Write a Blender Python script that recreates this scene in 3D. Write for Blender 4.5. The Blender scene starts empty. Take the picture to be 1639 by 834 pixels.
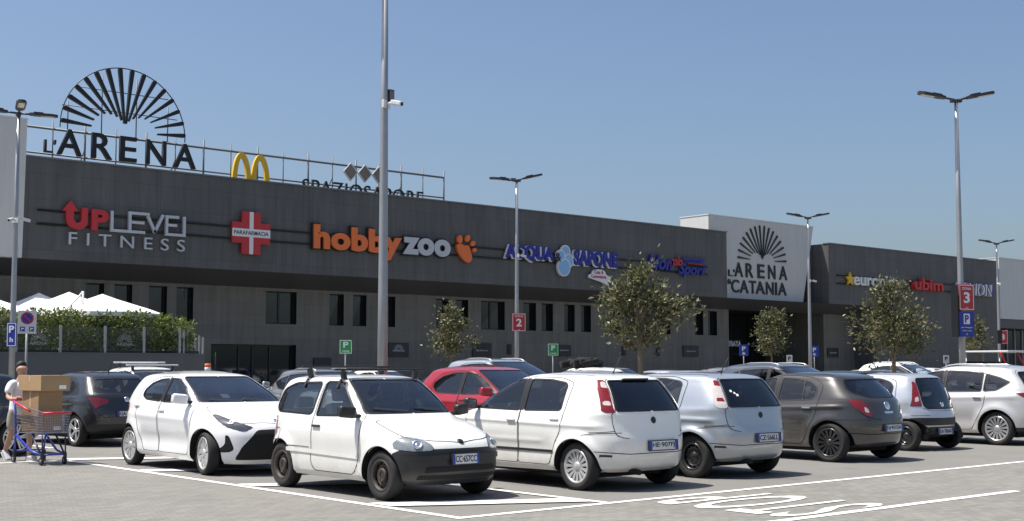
import bpy, bmesh, math, random
import numpy as np
from mathutils import Vector, Matrix, Euler
from mathutils.bvhtree import BVHTree
R = math.radians
SC = bpy.context.scene
COL = SC.collection
random.seed(7)
RNG = np.random.default_rng(11)

# ------------------------------------------------------------------ camera, light, exposure
cam = bpy.data.cameras.new('camera'); cam.sensor_width = 36; cam.lens = 2000/1639*36
cam.shift_y = 33.15/1639; cam.clip_end = 3000
co = bpy.data.objects.new('camera', cam); COL.objects.link(co)
co.location = (0, 0, 1.54); co.rotation_euler = (R(94), 0, R(-40.5)); SC.camera = co

SUN_EL = 66.0
sd = Vector((-0.80, 0.60, 0)).normalized()*math.cos(R(SUN_EL)) + Vector((0, 0, math.sin(R(SUN_EL))))   # towards the sun
world = bpy.data.worlds.new('World'); SC.world = world; world.use_nodes = True
wn = world.node_tree; wn.nodes.clear()
wo = wn.nodes.new('ShaderNodeOutputWorld'); wb = wn.nodes.new('ShaderNodeBackground'); sky = wn.nodes.new('ShaderNodeTexSky')
sky.sky_type = 'NISHITA'; sky.sun_disc = False; sky.sun_elevation = R(SUN_EL)
sky.sun_rotation = math.atan2(sd.x, sd.y)
sky.altitude = 50; sky.air_density = 1.0; sky.dust_density = 3.0; sky.ozone_density = 4.2
wb.inputs['Strength'].default_value = 0.087
wn.links.new(sky.outputs[0], wb.inputs[0]); wn.links.new(wb.outputs[0], wo.inputs[0])
sl = bpy.data.lights.new('sun', 'SUN'); sl.energy = 4.6; sl.angle = R(0.53); sl.color = (1, .955, .88)
so = bpy.data.objects.new('sun', sl); COL.objects.link(so); so.rotation_euler = sd.to_track_quat('Z', 'Y').to_euler()
SC.view_settings.view_transform = 'Standard'; SC.view_settings.look = 'None'
SC.view_settings.exposure = 0.66; SC.view_settings.gamma = 1.0; SC.view_settings.use_curve_mapping = False
try:
    SC.cycles.use_denoising = True; SC.cycles.max_bounces = 7; SC.cycles.transparent_max_bounces = 12
except Exception: pass

# ------------------------------------------------------------------ materials
MATS = {}
def nodes(name):
    m = bpy.data.materials.new(name); m.use_nodes = True
    nt = m.node_tree; b = nt.nodes['Principled BSDF']
    return m, nt, b
def mat(name, col, rough=.5, metal=0., coat=0., spec=.5, var=0., vscale=3., bump=0., bscale=40., emit=None, crough=.03):
    if name in MATS: return MATS[name]
    m, nt, b = nodes(name)
    b.inputs['Base Color'].default_value = (*col, 1); b.inputs['Roughness'].default_value = rough
    b.inputs['Metallic'].default_value = metal; b.inputs['Specular IOR Level'].default_value = spec
    if coat: b.inputs['Coat Weight'].default_value = coat; b.inputs['Coat Roughness'].default_value = crough
    if var:
        tc = nt.nodes.new('ShaderNodeTexCoord'); n = nt.nodes.new('ShaderNodeTexNoise')
        n.inputs['Scale'].default_value = vscale; n.inputs['Detail'].default_value = 6; n.inputs['Roughness'].default_value = .65
        mx = nt.nodes.new('ShaderNodeMix'); mx.data_type = 'RGBA'
        mx.inputs[6].default_value = (*[c*(1-var) for c in col], 1); mx.inputs[7].default_value = (*[min(1, c*(1+var)) for c in col], 1)
        nt.links.new(tc.outputs['Object'], n.inputs['Vector']); nt.links.new(n.outputs['Fac'], mx.inputs[0])
        nt.links.new(mx.outputs[2], b.inputs['Base Color'])
    if bump:
        tc = nt.nodes.new('ShaderNodeTexCoord'); n = nt.nodes.new('ShaderNodeTexNoise'); n.inputs['Scale'].default_value = bscale
        bp = nt.nodes.new('ShaderNodeBump'); bp.inputs['Strength'].default_value = bump; bp.inputs['Distance'].default_value = .02
        nt.links.new(tc.outputs['Object'], n.inputs['Vector']); nt.links.new(n.outputs['Fac'], bp.inputs['Height'])
        nt.links.new(bp.outputs['Normal'], b.inputs['Normal'])
    if emit: b.inputs['Emission Color'].default_value = (*emit[:3], 1); b.inputs['Emission Strength'].default_value = emit[3]
    MATS[name] = m; return m

def paint(name, col, metal=0., dirt=.10, rough=.32):
    """car paint: clear-coated, with faint dust on the lower flanks (dust lies where the wheels throw it)"""
    if name in MATS: return MATS[name]
    m, nt, b = nodes(name); L = nt.links
    b.inputs['Metallic'].default_value = metal; b.inputs['Roughness'].default_value = rough
    b.inputs['Coat Weight'].default_value = 1.; b.inputs['Coat Roughness'].default_value = .04
    tc = nt.nodes.new('ShaderNodeTexCoord'); sp = nt.nodes.new('ShaderNodeSeparateXYZ')
    n = nt.nodes.new('ShaderNodeTexNoise'); n.inputs['Scale'].default_value = 3.5; n.inputs['Detail'].default_value = 7; n.inputs['Roughness'].default_value = .7
    mr = nt.nodes.new('ShaderNodeMapRange'); mr.inputs[1].default_value = .25; mr.inputs[2].default_value = .85; mr.inputs[3].default_value = 1; mr.inputs[4].default_value = .12
    mu = nt.nodes.new('ShaderNodeMath'); mu.operation = 'MULTIPLY'
    mu2 = nt.nodes.new('ShaderNodeMath'); mu2.operation = 'MULTIPLY'; mu2.inputs[1].default_value = dirt*3.4
    mx = nt.nodes.new('ShaderNodeMix'); mx.data_type = 'RGBA'
    mx.inputs[6].default_value = (*col, 1); mx.inputs[7].default_value = (.30, .27, .23, 1)
    L.new(tc.outputs['Object'], n.inputs['Vector']); L.new(tc.outputs['Object'], sp.inputs[0]); L.new(sp.outputs['Z'], mr.inputs[0])
    L.new(mr.outputs[0], mu.inputs[0]); L.new(n.outputs['Fac'], mu.inputs[1]); L.new(mu.outputs[0], mu2.inputs[0])
    L.new(mu2.outputs[0], mx.inputs[0]); L.new(mx.outputs[2], b.inputs['Base Color'])
    MATS[name] = m; return m

def glass(name, tint, ior=1.5, refl=1.0, rough=.0):
    """thin sheet of tinted glass: fresnel mix of clear tint and sharp reflection"""
    if name in MATS: return MATS[name]
    m, nt, b = nodes(name); nt.nodes.remove(b); L = nt.links
    out = nt.nodes['Material Output']; tr = nt.nodes.new('ShaderNodeBsdfTransparent'); gl = nt.nodes.new('ShaderNodeBsdfGlossy')
    fr = nt.nodes.new('ShaderNodeFresnel'); mx = nt.nodes.new('ShaderNodeMixShader')
    mp = nt.nodes.new('ShaderNodeMath'); mp.operation = 'MULTIPLY_ADD'; mp.inputs[1].default_value = refl; mp.inputs[2].default_value = .03
    fr.inputs['IOR'].default_value = ior; tr.inputs[0].default_value = (*tint, 1); gl.inputs['Roughness'].default_value = rough; gl.inputs[0].default_value = (.95, .97, 1, 1)
    L.new(fr.outputs[0], mp.inputs[0]); L.new(mp.outputs[0], mx.inputs[0]); L.new(tr.outputs[0], mx.inputs[1]); L.new(gl.outputs[0], mx.inputs[2]); L.new(mx.outputs[0], out.inputs[0])
    MATS[name] = m; return m

M_black = mat('black_plastic', (.018, .018, .019), .45)
M_seal = mat('rubber_seal', (.008, .008, .009), .5)
M_gap = mat('panel_gap', (.012, .012, .013), .8)
M_tyre = mat('tyre_rubber', (.018, .0175, .017), .82, var=.35, vscale=9)
M_dark = mat('dark_cavity', (.008, .008, .008), .9)
M_alloy = mat('alloy_silver', (.62, .62, .62), .32, metal=.75)
M_cap = mat('wheel_cover_silver', (.55, .55, .55), .38, metal=.45)
M_blackrim = mat('black_rim_paint', (.02, .02, .021), .28, coat=.6)
M_steel = mat('rusty_steel_rim', (.040, .031, .026), .62, var=.3, vscale=14)
M_chrome = mat('chrome', (.8, .8, .8), .12, metal=1)
M_lining = mat('cabin_lining', (.45, .45, .45), .85)
M_seat = mat('seat_fabric', (.26, .265, .285), .9, var=.25, vscale=20)
M_glass = glass('car_glass', (.78, .83, .82), 1.5, 1.2)
M_glass_dark = glass('privacy_glass', (.22, .235, .235), 1.5, 1.3)
M_screen = glass('windscreen_glass', (.72, .78, .77), 1.5, 1.5)
M_lampclear = mat('lamp_lens_clear', (.20, .22, .235), .07, coat=1, spec=.8, var=.75, vscale=13)
M_lampdark = mat('lamp_lens_dark', (.05, .055, .065), .06, coat=1, spec=.8, var=.8, vscale=9)
M_red = mat('lamp_lens_red', (.19, .008, .010), .12, coat=1, var=.6, vscale=16)
M_lampwhite = mat('lamp_lens_white', (.55, .5, .48), .1, coat=1, var=.3, vscale=14)
M_plate = mat('plate_white', (.62, .63, .64), .4)
M_plateblue = mat('plate_blue', (.02, .05, .35), .4)
M_ink = mat('plate_ink', (.01, .01, .012), .5)
M_paper = mat('sticker_white', (.8, .8, .8), .6)

# ------------------------------------------------------------------ object helpers
def link(name, me, parent=None, m=None):
    o = bpy.data.objects.new(name, me); COL.objects.link(o)
    if parent is not None: o.parent = parent
    if m is not None and me is not None:
        if len(me.materials) == 0: me.materials.append(None)
        o.material_slots[0].link = 'OBJECT'; o.material_slots[0].material = m
    return o
def thing(name, label, cat, loc=(0, 0, 0), rz=0, group=None):
    o = bpy.data.objects.new(name, None); COL.objects.link(o); o.location = loc; o.rotation_euler = (0, 0, rz)
    o.empty_display_size = .2
    return tag(o, label, cat, group)
def tag(o, label, cat, group=None, kind=None):
    if label: o['label'] = label
    if cat: o['category'] = cat
    if group: o['group'] = group
    if kind: o['kind'] = kind
    return o
def pydata(name, V, F, smooth=False):
    me = bpy.data.meshes.new(name); me.from_pydata([tuple(v) for v in V], [], [tuple(int(i) for i in f) for f in F])
    if smooth: me.polygons.foreach_set('use_smooth', [True]*len(me.polygons))
    me.update(); return me

class MB:
    """collects shapes that become ONE mesh"""
    def __init__(s): s.bm = bmesh.new()
    def box(s, size, loc=(0, 0, 0), rot=(0, 0, 0), bev=0., seg=2):
        b = bmesh.new(); bmesh.ops.create_cube(b, size=1)
        bmesh.ops.scale(b, vec=size, verts=b.verts)
        if bev: bmesh.ops.bevel(b, geom=list(b.edges), offset=bev, segments=seg, affect='EDGES', profile=.6)
        bmesh.ops.transform(b, matrix=Matrix.Translation(loc) @ Euler(rot).to_matrix().to_4x4(), verts=b.verts)
        return s.add(b)
    def span(s, a, b, bev=0.):
        a = Vector(a); b = Vector(b); return s.box([abs(q) for q in (b-a)], (a+b)/2, bev=bev)
    def tube(s, pts, r, seg=8, caps=True):
        pts = [Vector(p) for p in pts]; rs = r if isinstance(r, (list, tuple)) else [r]*len(pts)
        rings = []; prev = None
        for i, p in enumerate(pts):
            t = (pts[min(i+1, len(pts)-1)] - pts[max(i-1, 0)]).normalized()
            if prev is None:
                u = t.orthogonal().normalized()
            else:
                u = (prev - t*prev.dot(t)); u = u.normalized() if u.length > 1e-6 else t.orthogonal().normalized()
            prev = u; w = t.cross(u)
            rings.append([s.bm.verts.new(p + (u*math.cos(2*math.pi*k/seg) + w*math.sin(2*math.pi*k/seg))*rs[i]) for k in range(seg)])
        for a, b in zip(rings, rings[1:]):
            for k in range(seg):
                f = s.bm.faces.new((a[k], a[(k+1) % seg], b[(k+1) % seg], b[k])); f.smooth = seg > 5
        if caps:
            s.bm.faces.new(list(reversed(rings[0]))); s.bm.faces.new(rings[-1])
        return s
    def lathe(s, prof, seg=32, axis='z', closed=False, smooth=True):
        rings = []
        for (r, h) in prof:
            ring = []
            for k in range(seg):
                a = 2*math.pi*k/seg; c, d = r*math.cos(a), r*math.sin(a)
                ring.append(s.bm.verts.new({'z': (c, d, h), 'y': (d, h, c), 'x': (h, c, d)}[axis]))
            rings.append(ring)
        prs = list(zip(rings, rings[1:])) + ([(rings[-1], rings[0])] if closed else [])
        for a, b in prs:
            for k in range(seg):
                f = s.bm.faces.new((a[k], a[(k+1) % seg], b[(k+1) % seg], b[k])); f.smooth = smooth
        return s
    def prism(s, poly, d0, d1, plane='xz', holes=None):
        """extrude a 2-D outline between two depths; plane names the two axes of the outline"""
        ax = {'x': 0, 'y': 1, 'z': 2}; i, j = ax[plane[0]], ax[plane[1]]; k = 3-i-j
        def P(p, d):
            v = [0, 0, 0]; v[i], v[j], v[k] = p[0], p[1], d; return s.bm.verts.new(v)
        A = [P(p, d0) for p in poly]; B = [P(p, d1) for p in poly]
        s.bm.faces.new(A); s.bm.faces.new(list(reversed(B)))
        n = len(poly)
        for q in range(n): s.bm.faces.new((A[(q+1) % n], A[q], B[q], B[(q+1) % n]))
        return s
    def quad(s, *pts):
        s.bm.faces.new([s.bm.verts.new(p) for p in pts]); return s
    def add(s, b):
        me = bpy.data.meshes.new('tmp'); b.to_mesh(me); b.free(); s.bm.from_mesh(me); bpy.data.meshes.remove(me); return s
    def mesh(s, name, recalc=True, xf=None):
        if xf is not None: bmesh.ops.transform(s.bm, matrix=xf, verts=s.bm.verts)
        if recalc: bmesh.ops.recalc_face_normals(s.bm, faces=s.bm.faces)
        me = bpy.data.meshes.new(name); s.bm.to_mesh(me); s.bm.free(); return me
    def build(s, name, m, parent=None, recalc=True):
        return link(name, s.mesh(name, recalc), parent, m)

def text_mesh(txt, x0, x1, z0, z1, depth=.05, weight=0., shear=0., spacing=1.0, stretch=True):
    """lettering standing in the local x-z plane, front towards -y; fitted into the box"""
    cu = bpy.data.curves.new('txt', 'FONT'); cu.body = txt; cu.size = 1; cu.extrude = .5; cu.offset = weight; cu.shear = shear
    cu.space_character = spacing; cu.resolution_u = 4
    ob = bpy.data.objects.new('txt', cu); COL.objects.link(ob)
    me = bpy.data.meshes.new_from_object(ob); bpy.data.objects.remove(ob); bpy.data.curves.remove(cu)
    v = np.empty(len(me.vertices)*3, 'f'); me.vertices.foreach_get('co', v); v = v.reshape(-1, 3)
    lo, hi = v.min(0), v.max(0)
    sx = (x1-x0)/(hi[0]-lo[0]); sz = (z1-z0)/(hi[1]-lo[1])
    out = np.empty_like(v); out[:, 0] = x0 + (v[:, 0]-lo[0])*sx; out[:, 2] = z0 + (v[:, 1]-lo[1])*sz
    out[:, 1] = -(v[:, 2]-lo[2])/(hi[2]-lo[2])*depth
    me.vertices.foreach_set('co', out.ravel()); me.update(); me.materials.clear(); return me
# ------------------------------------------------------------------ cars: body surface lofted from height contours, then cut into panels
def pchip(x, Y, q):
    x = np.asarray(x, float); Y = np.asarray(Y, float); h = np.diff(x); d = np.diff(Y)/h
    m = np.zeros_like(Y)
    for i in range(1, len(x)-1):
        if d[i-1]*d[i] > 0:
            w1 = 2*h[i]+h[i-1]; w2 = h[i]+2*h[i-1]; m[i] = (w1+w2)/(w1/d[i-1]+w2/d[i])
    m[0] = d[0]; m[-1] = d[-1]*.2
    k = np.clip(np.searchsorted(x, q)-1, 0, len(h)-1); t = (q-x[k])/h[k]
    return (1+2*t)*(1-t)**2*Y[k] + t*(1-t)**2*h[k]*m[k] + t*t*(3-2*t)*Y[k+1] + t*t*(t-1)*h[k]*m[k+1]

def chaikin(p, n=2, closed=True):
    p = [np.array(q, float) for q in p]
    for _ in range(n):
        o = []
        N = len(p)
        for i in range(N if closed else N-1):
            a, b = p[i], p[(i+1) % N]; o += [a*.75+b*.25, a*.25+b*.75]
        if not closed: o = [p[0]] + o + [p[-1]]
        p = o
    return p
def roundp(p, r=.05, k=4):
    """round the corners of a polygon by about r"""
    out = []; N = len(p)
    for i in range(N):
        a, b, c = (np.array(p[j % N], float) for j in (i-1, i, i+1))
        u, v = a-b, c-b; lu, lv = np.linalg.norm(u), np.linalg.norm(v)
        q = min(r, lu*.45, lv*.45); s, e = b+u/lu*q, b+v/lv*q
        for t in np.linspace(0, 1, k): out.append((1-t)**2*s + 2*t*(1-t)*b + t*t*e)
    return out
def sdist(P, poly):
    """signed distance of 2-D points to a closed polygon, negative inside"""
    poly = np.asarray(poly, float); d = np.full(len(P), 1e9); ins = np.zeros(len(P), bool)
    for a, b in zip(poly, np.roll(poly, -1, 0)):
        e = b-a; w = P-a; t = np.clip((w@e)/max(e@e, 1e-12), 0, 1); d = np.minimum(d, np.linalg.norm(w-t[:, None]*e, axis=1))
        c = (a[1] > P[:, 1]) != (b[1] > P[:, 1])
        with np.errstate(divide='ignore', invalid='ignore'):
            ins ^= c & (P[:, 0] < (b[0]-a[0])*(P[:, 1]-a[1])/(b[1]-a[1]+1e-15)+a[0])
    return np.where(ins, -d, d)

class Shell:
    """left half of a car body (y >= 0) as a fine grid that can be cut along outlines"""
    def __init__(s, levels, nF, nR, m=2.5, step=.022, sculpt=None):
        K = np.array(levels, float)
        dd = np.maximum.reduce([np.hypot(np.diff(K[:, 0]), np.diff(K[:, 1])), np.hypot(np.diff(K[:, 2]), np.diff(K[:, 3])), np.abs(np.diff(K[:, 4]))])
        sk = np.concatenate([[0], np.cumsum(dd)]); N = int(sk[-1]/step); q = np.linspace(0, sk[-1], N)
        C = [pchip(sk, K[:, i], q) for i in range(5)]
        nf = np.interp(q, sk, nF if hasattr(nF, '__len__') else [nF]*len(K)); nr = np.interp(q, sk, nR if hasattr(nR, '__len__') else [nR]*len(K))
        Nc = int((levels[4][2]-levels[4][0]+2*levels[4][4])/step*.93)
        ph = (1-np.cos(np.linspace(0, math.pi, 500)))/2*math.pi/2
        V = np.zeros((N, Nc, 3)); W = np.zeros((N, Nc))
        for i in range(N):
            xr, zr, xf, zf, w = (c[i] for c in C); w = max(w, 0); xm = (xr+xf)/2; a = (xf-xr)/2
            y = w*np.sin(ph)**(2/m)
            xr_ = xm - a*np.cos(ph)**(2/nr[i]); xf_ = xm + a*np.cos(ph)**(2/nf[i])
            X = np.concatenate([xr_, xf_[::-1][1:]]); Y = np.concatenate([y, y[::-1][1:]])
            L = np.concatenate([[0], np.cumsum(np.hypot(np.diff(X), np.diff(Y)))]); t = np.linspace(0, L[-1], Nc)
            x = np.interp(t, L, X); yy = np.interp(t, L, Y)
            V[i, :, 0] = x; V[i, :, 1] = yy; V[i, :, 2] = zr + (zf-zr)*(x-xr)/max(xf-xr, 1e-6); W[i] = w
        if sculpt is not None:
            f = np.clip((V[..., 1]/np.maximum(W, 1e-4)-.80)/.15, 0, 1); V[..., 1] += sculpt(V[..., 0], V[..., 2])*f
        s.V = V.reshape(-1, 3); idx = np.arange(N*Nc).reshape(N, Nc)
        s.F = np.stack([idx[:-1, :-1], idx[:-1, 1:], idx[1:, 1:], idx[1:, :-1]], -1).reshape(-1, 4)
        s.F = s.F[:, ::-1].copy()
        s.reg = np.zeros(len(s.F), int); s.lock = np.zeros(len(s.V), bool); s.names = {0: 'body'}
        s.xm = float(np.mean(s.V[:, 0]))
        s.n = s.normals()
        c = s.V.mean(0)
        k = np.argmax(s.V[:, 1])
        if s.n[k, 1] < 0: s.F = s.F[:, ::-1].copy(); s.n = -s.n
        full = np.concatenate([s.V, s.V*[1, -1, 1]]); ff = np.concatenate([s.F, s.F[:, ::-1]+len(s.V)])
        s.bvh = BVHTree.FromPolygons([tuple(v) for v in full], [tuple(int(i) for i in f) for f in ff])
    def normals(s):
        V, F = s.V, s.F; n = np.zeros_like(V)
        f4 = F.copy(); t = f4[:, 3] < 0; f4[t, 3] = f4[t, 2]
        fn = np.cross(V[f4[:, 2]]-V[f4[:, 0]], V[f4[:, 3]]-V[f4[:, 1]])
        tn = np.cross(V[f4[:, 1]]-V[f4[:, 0]], V[f4[:, 2]]-V[f4[:, 0]]); fn[t] = tn[t]
        for k in range(4): np.add.at(n, f4[:, k], fn)
        n[V[:, 1] < 1e-6, 1] = 0
        return n/np.maximum(np.linalg.norm(n, axis=1, keepdims=True), 1e-12)
    def coords(s, view):
        V = s.V
        if view == 'S': return V[:, [0, 2]], np.where(s.n[:, 1] < .36, 1., .12-V[:, 1])
        if view == 'B': return V[:, [0, 2]], np.full(len(V), -1.)
        if view == 'F': return V[:, [1, 2]], np.where(s.n[:, 0] < .30, 1., s.xm-V[:, 0])
        if view == 'R': return V[:, [1, 2]], np.where(s.n[:, 0] > -.22, 1., V[:, 0]-s.xm)
        if view == 'T': return V[:, [0, 1]], .5-V[:, 2]
        if view == 'RC': return np.stack([(V[:, 0]+V[:, 1])*.70711, V[:, 2]], 1), V[:, 0]-s.xm
        if view == 'FC': return np.stack([(-V[:, 0]+V[:, 1])*.70711, V[:, 2]], 1), s.xm-V[:, 0]
    def cut(s, name, view, poly, frm=(0,), circle=None):
        P, mask = s.coords(view)
        def dist():
            P, mk = s.coords(view)
            d = (np.hypot(P[:, 0]-circle[0], P[:, 1]-circle[1])-circle[2]) if circle else sdist(P, poly)
            return np.maximum(d, np.where(mk > 0, 1., -1e9) if True else d)
        rid = max(s.names)+1; s.names[rid] = name
        for _ in range(2):
            d = dist(); d[s.lock & (np.abs(d) < .006)] = 0
            sel = np.isin(s.reg, frm); F = s.F[sel]
            nx = np.roll(F, -1, 1); tri = F[:, 3] < 0
            E = np.concatenate([np.stack([F[:, k], np.where(tri & (k == 2), F[:, 0], F[:, (k+1) % 4])], 1)[~(tri & (k == 3))] for k in range(4)])
            E = np.unique(np.sort(E, 1), axis=0)
            a, b = E[:, 0], E[:, 1]; cr = (d[a]*d[b] < 0) & (np.abs(d[a]) < .5) & (np.abs(d[b]) < .5); a, b = a[cr], b[cr]
            if len(a) == 0: break
            t = d[a]/(d[a]-d[b]); X = s.V[a]+(s.V[b]-s.V[a])*t[:, None]
            first = t < .5
            first = np.where(s.lock[a] & ~s.lock[b], False, np.where(s.lock[b] & ~s.lock[a], True, first))
            v = np.where(first, a, b); dist_ = np.linalg.norm(X-s.V[v], axis=1)
            o = np.argsort(dist_); moved = set()
            for i in o:
                k = int(v[i])
                if k in moved or s.lock[k]: continue
                s.V[k] = X[i]; moved.add(k)
            s.lock[list(moved)] = True
        d = dist(); d[s.lock & (np.abs(d) < .007)] = 0
        sg = np.sign(d).astype(int)
        ids = np.where(np.isin(s.reg, frm))[0]; F = s.F[ids]; quad = F[:, 3] >= 0
        S = sg[np.where(F < 0, F[:, [0]], F)]
        mixed = quad & (S.max(1) > 0) & (S.min(1) < 0)
        newF, newR = [], []
        for i in ids[mixed]:
            f = s.F[i]; g = sg[f]
            if g[0] == 0 and g[2] == 0: tr = [(0, 1, 2), (0, 2, 3)]
            elif g[1] == 0 and g[3] == 0: tr = [(0, 1, 3), (1, 2, 3)]
            else: tr = [(0, 1, 2), (0, 2, 3)]
            for k, q in enumerate(tr):
                g2 = sum(d[f[j]] for j in q); nf = [f[q[0]], f[q[1]], f[q[2]], -1]
                r = rid if g2 < 0 else s.reg[i]
                if k == 0: s.F[i] = nf; keep = (i, r)
                else: newF.append(nf); newR.append(r)
            s.reg[keep[0]] = keep[1]
        rest = ids[~mixed]; Fm = s.F[rest]; dd = d[np.where(Fm < 0, Fm[:, [0]], Fm)].mean(1)
        s.reg[rest[dd < 0]] = rid
        if newF: s.F = np.concatenate([s.F, np.array(newF)]); s.reg = np.concatenate([s.reg, np.array(newR)])
        return rid
    def emit(s, rids, mode='both', off=0., zmin=None, flip=False, name='part'):
        n = s.n
        sel = np.isin(s.reg, rids); F = s.F[sel]
        if zmin is not None: F = F[s.V[F[:, 0], 2] > zmin]
        u = np.unique(F[F >= 0]); mp = np.full(len(s.V), -1); mp[u] = np.arange(len(u))
        V = s.V[u]+n[u]*off; N = n[u]; G = [[int(mp[i]) for i in f if i >= 0] for f in F]
        if flip: G = [g[::-1] for g in G]; N = -N
        if mode == 'right': V = V*[1, -1, 1]; N = N*[1, -1, 1]; G = [g[::-1] for g in G]
        if mode == 'both':
            k = len(V); G = G+[[i+k for i in g[::-1]] for g in G]; V = np.concatenate([V, V*[1, -1, 1]]); N = np.concatenate([N, N*[1, -1, 1]])
        me = pydata(name, V, G, True)
        try: me.normals_split_custom_set_from_vertices([tuple(x) for x in N])
        except Exception: pass
        return me
    def ray(s, view, p):
        a, b = p
        o, d = {'S': ((a, 3, b), (0, -1, 0)), 'F': ((6, a, b), (-1, 0, 0)), 'R': ((-6, a, b), (1, 0, 0)), 'T': ((a, b, 4), (0, 0, -1)),
                'RC': ((a*.70711-3, a*.70711+3, b), (.70711, -.70711, 0)), 'FC': ((-a*.70711+3, a*.70711+3, b), (-.70711, -.70711, 0))}[view]
        h = s.bvh.ray_cast(Vector(o), Vector(d))
        if h[0] is None: return None
        nn = h[1]
        if nn.dot(Vector(d)) > 0: nn = -nn
        return h[0], nn.copy()
    def ribbon(s, view, poly, width, off=.0025, closed=True, side=0., step=.02, bm=None, ymin=None):
        """narrow strip lying on the body along an outline; side shifts it to the inside"""
        pts = [np.array(p, float) for p in poly]; seq = []
        N = len(pts)
        for i in range(N if closed else N-1):
            a, b = pts[i], pts[(i+1) % N]; k = max(1, int(np.linalg.norm(b-a)/step))
            for t in range(k): seq.append(a+(b-a)*t/k)
        if not closed: seq.append(pts[-1])
        hits = []
        for p in seq:
            if ymin is not None and p[0] < ymin: hits.append(None); continue
            h = s.ray(view, p); hits.append(None if (h is None or (view == 'S' and h[1].y < .36) or (view == 'R' and h[1].x > -.22) or (view == 'F' and h[1].x < .2)) else h)
        b = bm if bm is not None else MB()
        n = len(hits); prev = None; first = None
        for i in range(n + (1 if closed else 0)):
            h = hits[i % n]; g = hits[(i+1) % n] if (closed or i < n-1) else None; e = hits[(i-1) % n] if (closed or i > 0) else None
            if h is None: prev = None; continue
            q = [k for k in (e, h, g) if k is not None]
            t = (q[-1][0]-q[0][0])
            if t.length < 1e-7 or t.length > .4: prev = None; continue
            t.normalize(); w = h[1].cross(t).normalized()
            c = h[0]+h[1]*off + w*side
            cur = (b.bm.verts.new(c+w*width/2), b.bm.verts.new(c-w*width/2))
            if prev is not None:
                f = b.bm.faces.new((prev[0], prev[1], cur[1], cur[0])); f.smooth = True
            prev = cur
        return b

def mirror_mesh(me, name=None):
    b = bmesh.new(); b.from_mesh(me); bmesh.ops.scale(b, vec=(1, -1, 1), verts=b.verts); bmesh.ops.reverse_faces(b, faces=b.faces)
    m = bpy.data.meshes.new(name or me.name); b.to_mesh(m); b.free(); return m

WHEELS = {}
def wheel_meshes(r, style, n=15, width=.178):
    key = (round(r, 3), style, n)
    if key in WHEELS: return WHEELS[key]
    rr = r*(.735 if style in ('alloy', 'blackalloy', 'twin') else .75 if style == 'slits' else .705 if style == 'cover' else .64); hw = width/2
    t = MB().lathe([(rr, -hw*.85), (rr+.02, -hw), (r-.035, -hw), (r-.01, -hw*.82), (r, -hw*.55), (r, hw*.55), (r-.01, hw*.82), (r-.035, hw), (rr+.03, hw*.98), (rr+.004, hw*.84)], 48, 'y')
    tyre = t.mesh('tyre')
    b = MB().lathe([(.001, -.01), (rr*.55, -.015), (rr-.012, 0), (rr+.004, hw*.84), (rr+.01, hw*.3), (rr+.01, -hw*.85)], 40, 'y')
    barrel = b.mesh('wheel_disc')
    g = MB(); yo = hw*.86
    g.lathe([(rr-.03, yo-.035), (rr-.024, yo-.004), (rr-.010, yo+.004), (rr+.006, yo), (rr+.006, yo-.03)], 48, 'y')
    def spoke(a, r0, r1, w0, w1, y0, y1, th=.022):
        c, d = math.cos(a), math.sin(a); vs = []
        for (q, w, y) in ((r0, w0, y0), (r1, w1, y1)):
            for sy in (0, -th):
                for sg in (-1, 1): vs.append(g.bm.verts.new((q*c-sg*w*d/2*1.0, y+sy, q*d+sg*w*c/2)))
        for f in ((0, 1, 5, 4), (3, 2, 6, 7), (1, 3, 7, 5), (2, 0, 4, 6)): g.bm.faces.new([vs[k] for k in f])
    if style in ('cover', 'alloy', 'blackalloy'):
        for k in range(n): spoke(2*math.pi*k/n, .045, rr-.015, .020, .052*rr/.21*(13/n)**.8, yo-.022, yo-.004)
        g.lathe([(.001, yo-.006), (.04, yo-.008), (.06, yo-.022), (.062, yo-.05)], 24, 'y')
    elif style == 'twin':
        for k in range(n):
            for dlt in (-.16, .16):
                a = 2*math.pi*k/n
                c0, c1 = a, a+dlt
                spoke(a+dlt*.9, .05, rr-.012, .024, .030, yo-.02, yo-.003)
        g.lathe([(.001, yo-.006), (.04, yo-.008), (.065, yo-.022), (.066, yo-.05)], 24, 'y')
    elif style == 'slits':      # disc cover with narrow dark slits
        for k in range(n):
            a = 2*math.pi*k/n
            spoke(a, .05, rr-.012, .030, .105*rr/.21*(9/n), yo-.016, yo-.008)
        g.lathe([(.001, yo-.0), (.045, yo-.002), (.07, yo-.016), (.072, yo-.05)], 24, 'y')
    else:                       # pressed steel: dished centre, ring of vent holes left open
        g.lathe([(.001, yo-.02), (.035, yo-.022), (.055, yo-.03), (.075, yo-.055), (rr*.62, yo-.05), (rr*.68, yo-.04)], 32, 'y')
        for k in range(12): spoke(2*math.pi*(k+.5)/12, rr*.66, rr-.02, .030*rr/.19, .034*rr/.19, yo-.042, yo-.05, .01)
        if style == 'steelcap':
            for k in range(4):
                a = math.pi/4+math.pi/2*k; g.box((.02, .012, .02), (.042*math.cos(a), yo-.014, .042*math.sin(a)), bev=.004)
            g.lathe([(.075, yo-.05), (.085, yo-.018), (.07, yo-.006), (.055, yo-.01), (.03, yo-.02)], 28, 'y')
    rim = g.mesh('rim', recalc=True)
    WHEELS[key] = (tyre, barrel, rim); return WHEELS[key]

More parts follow.
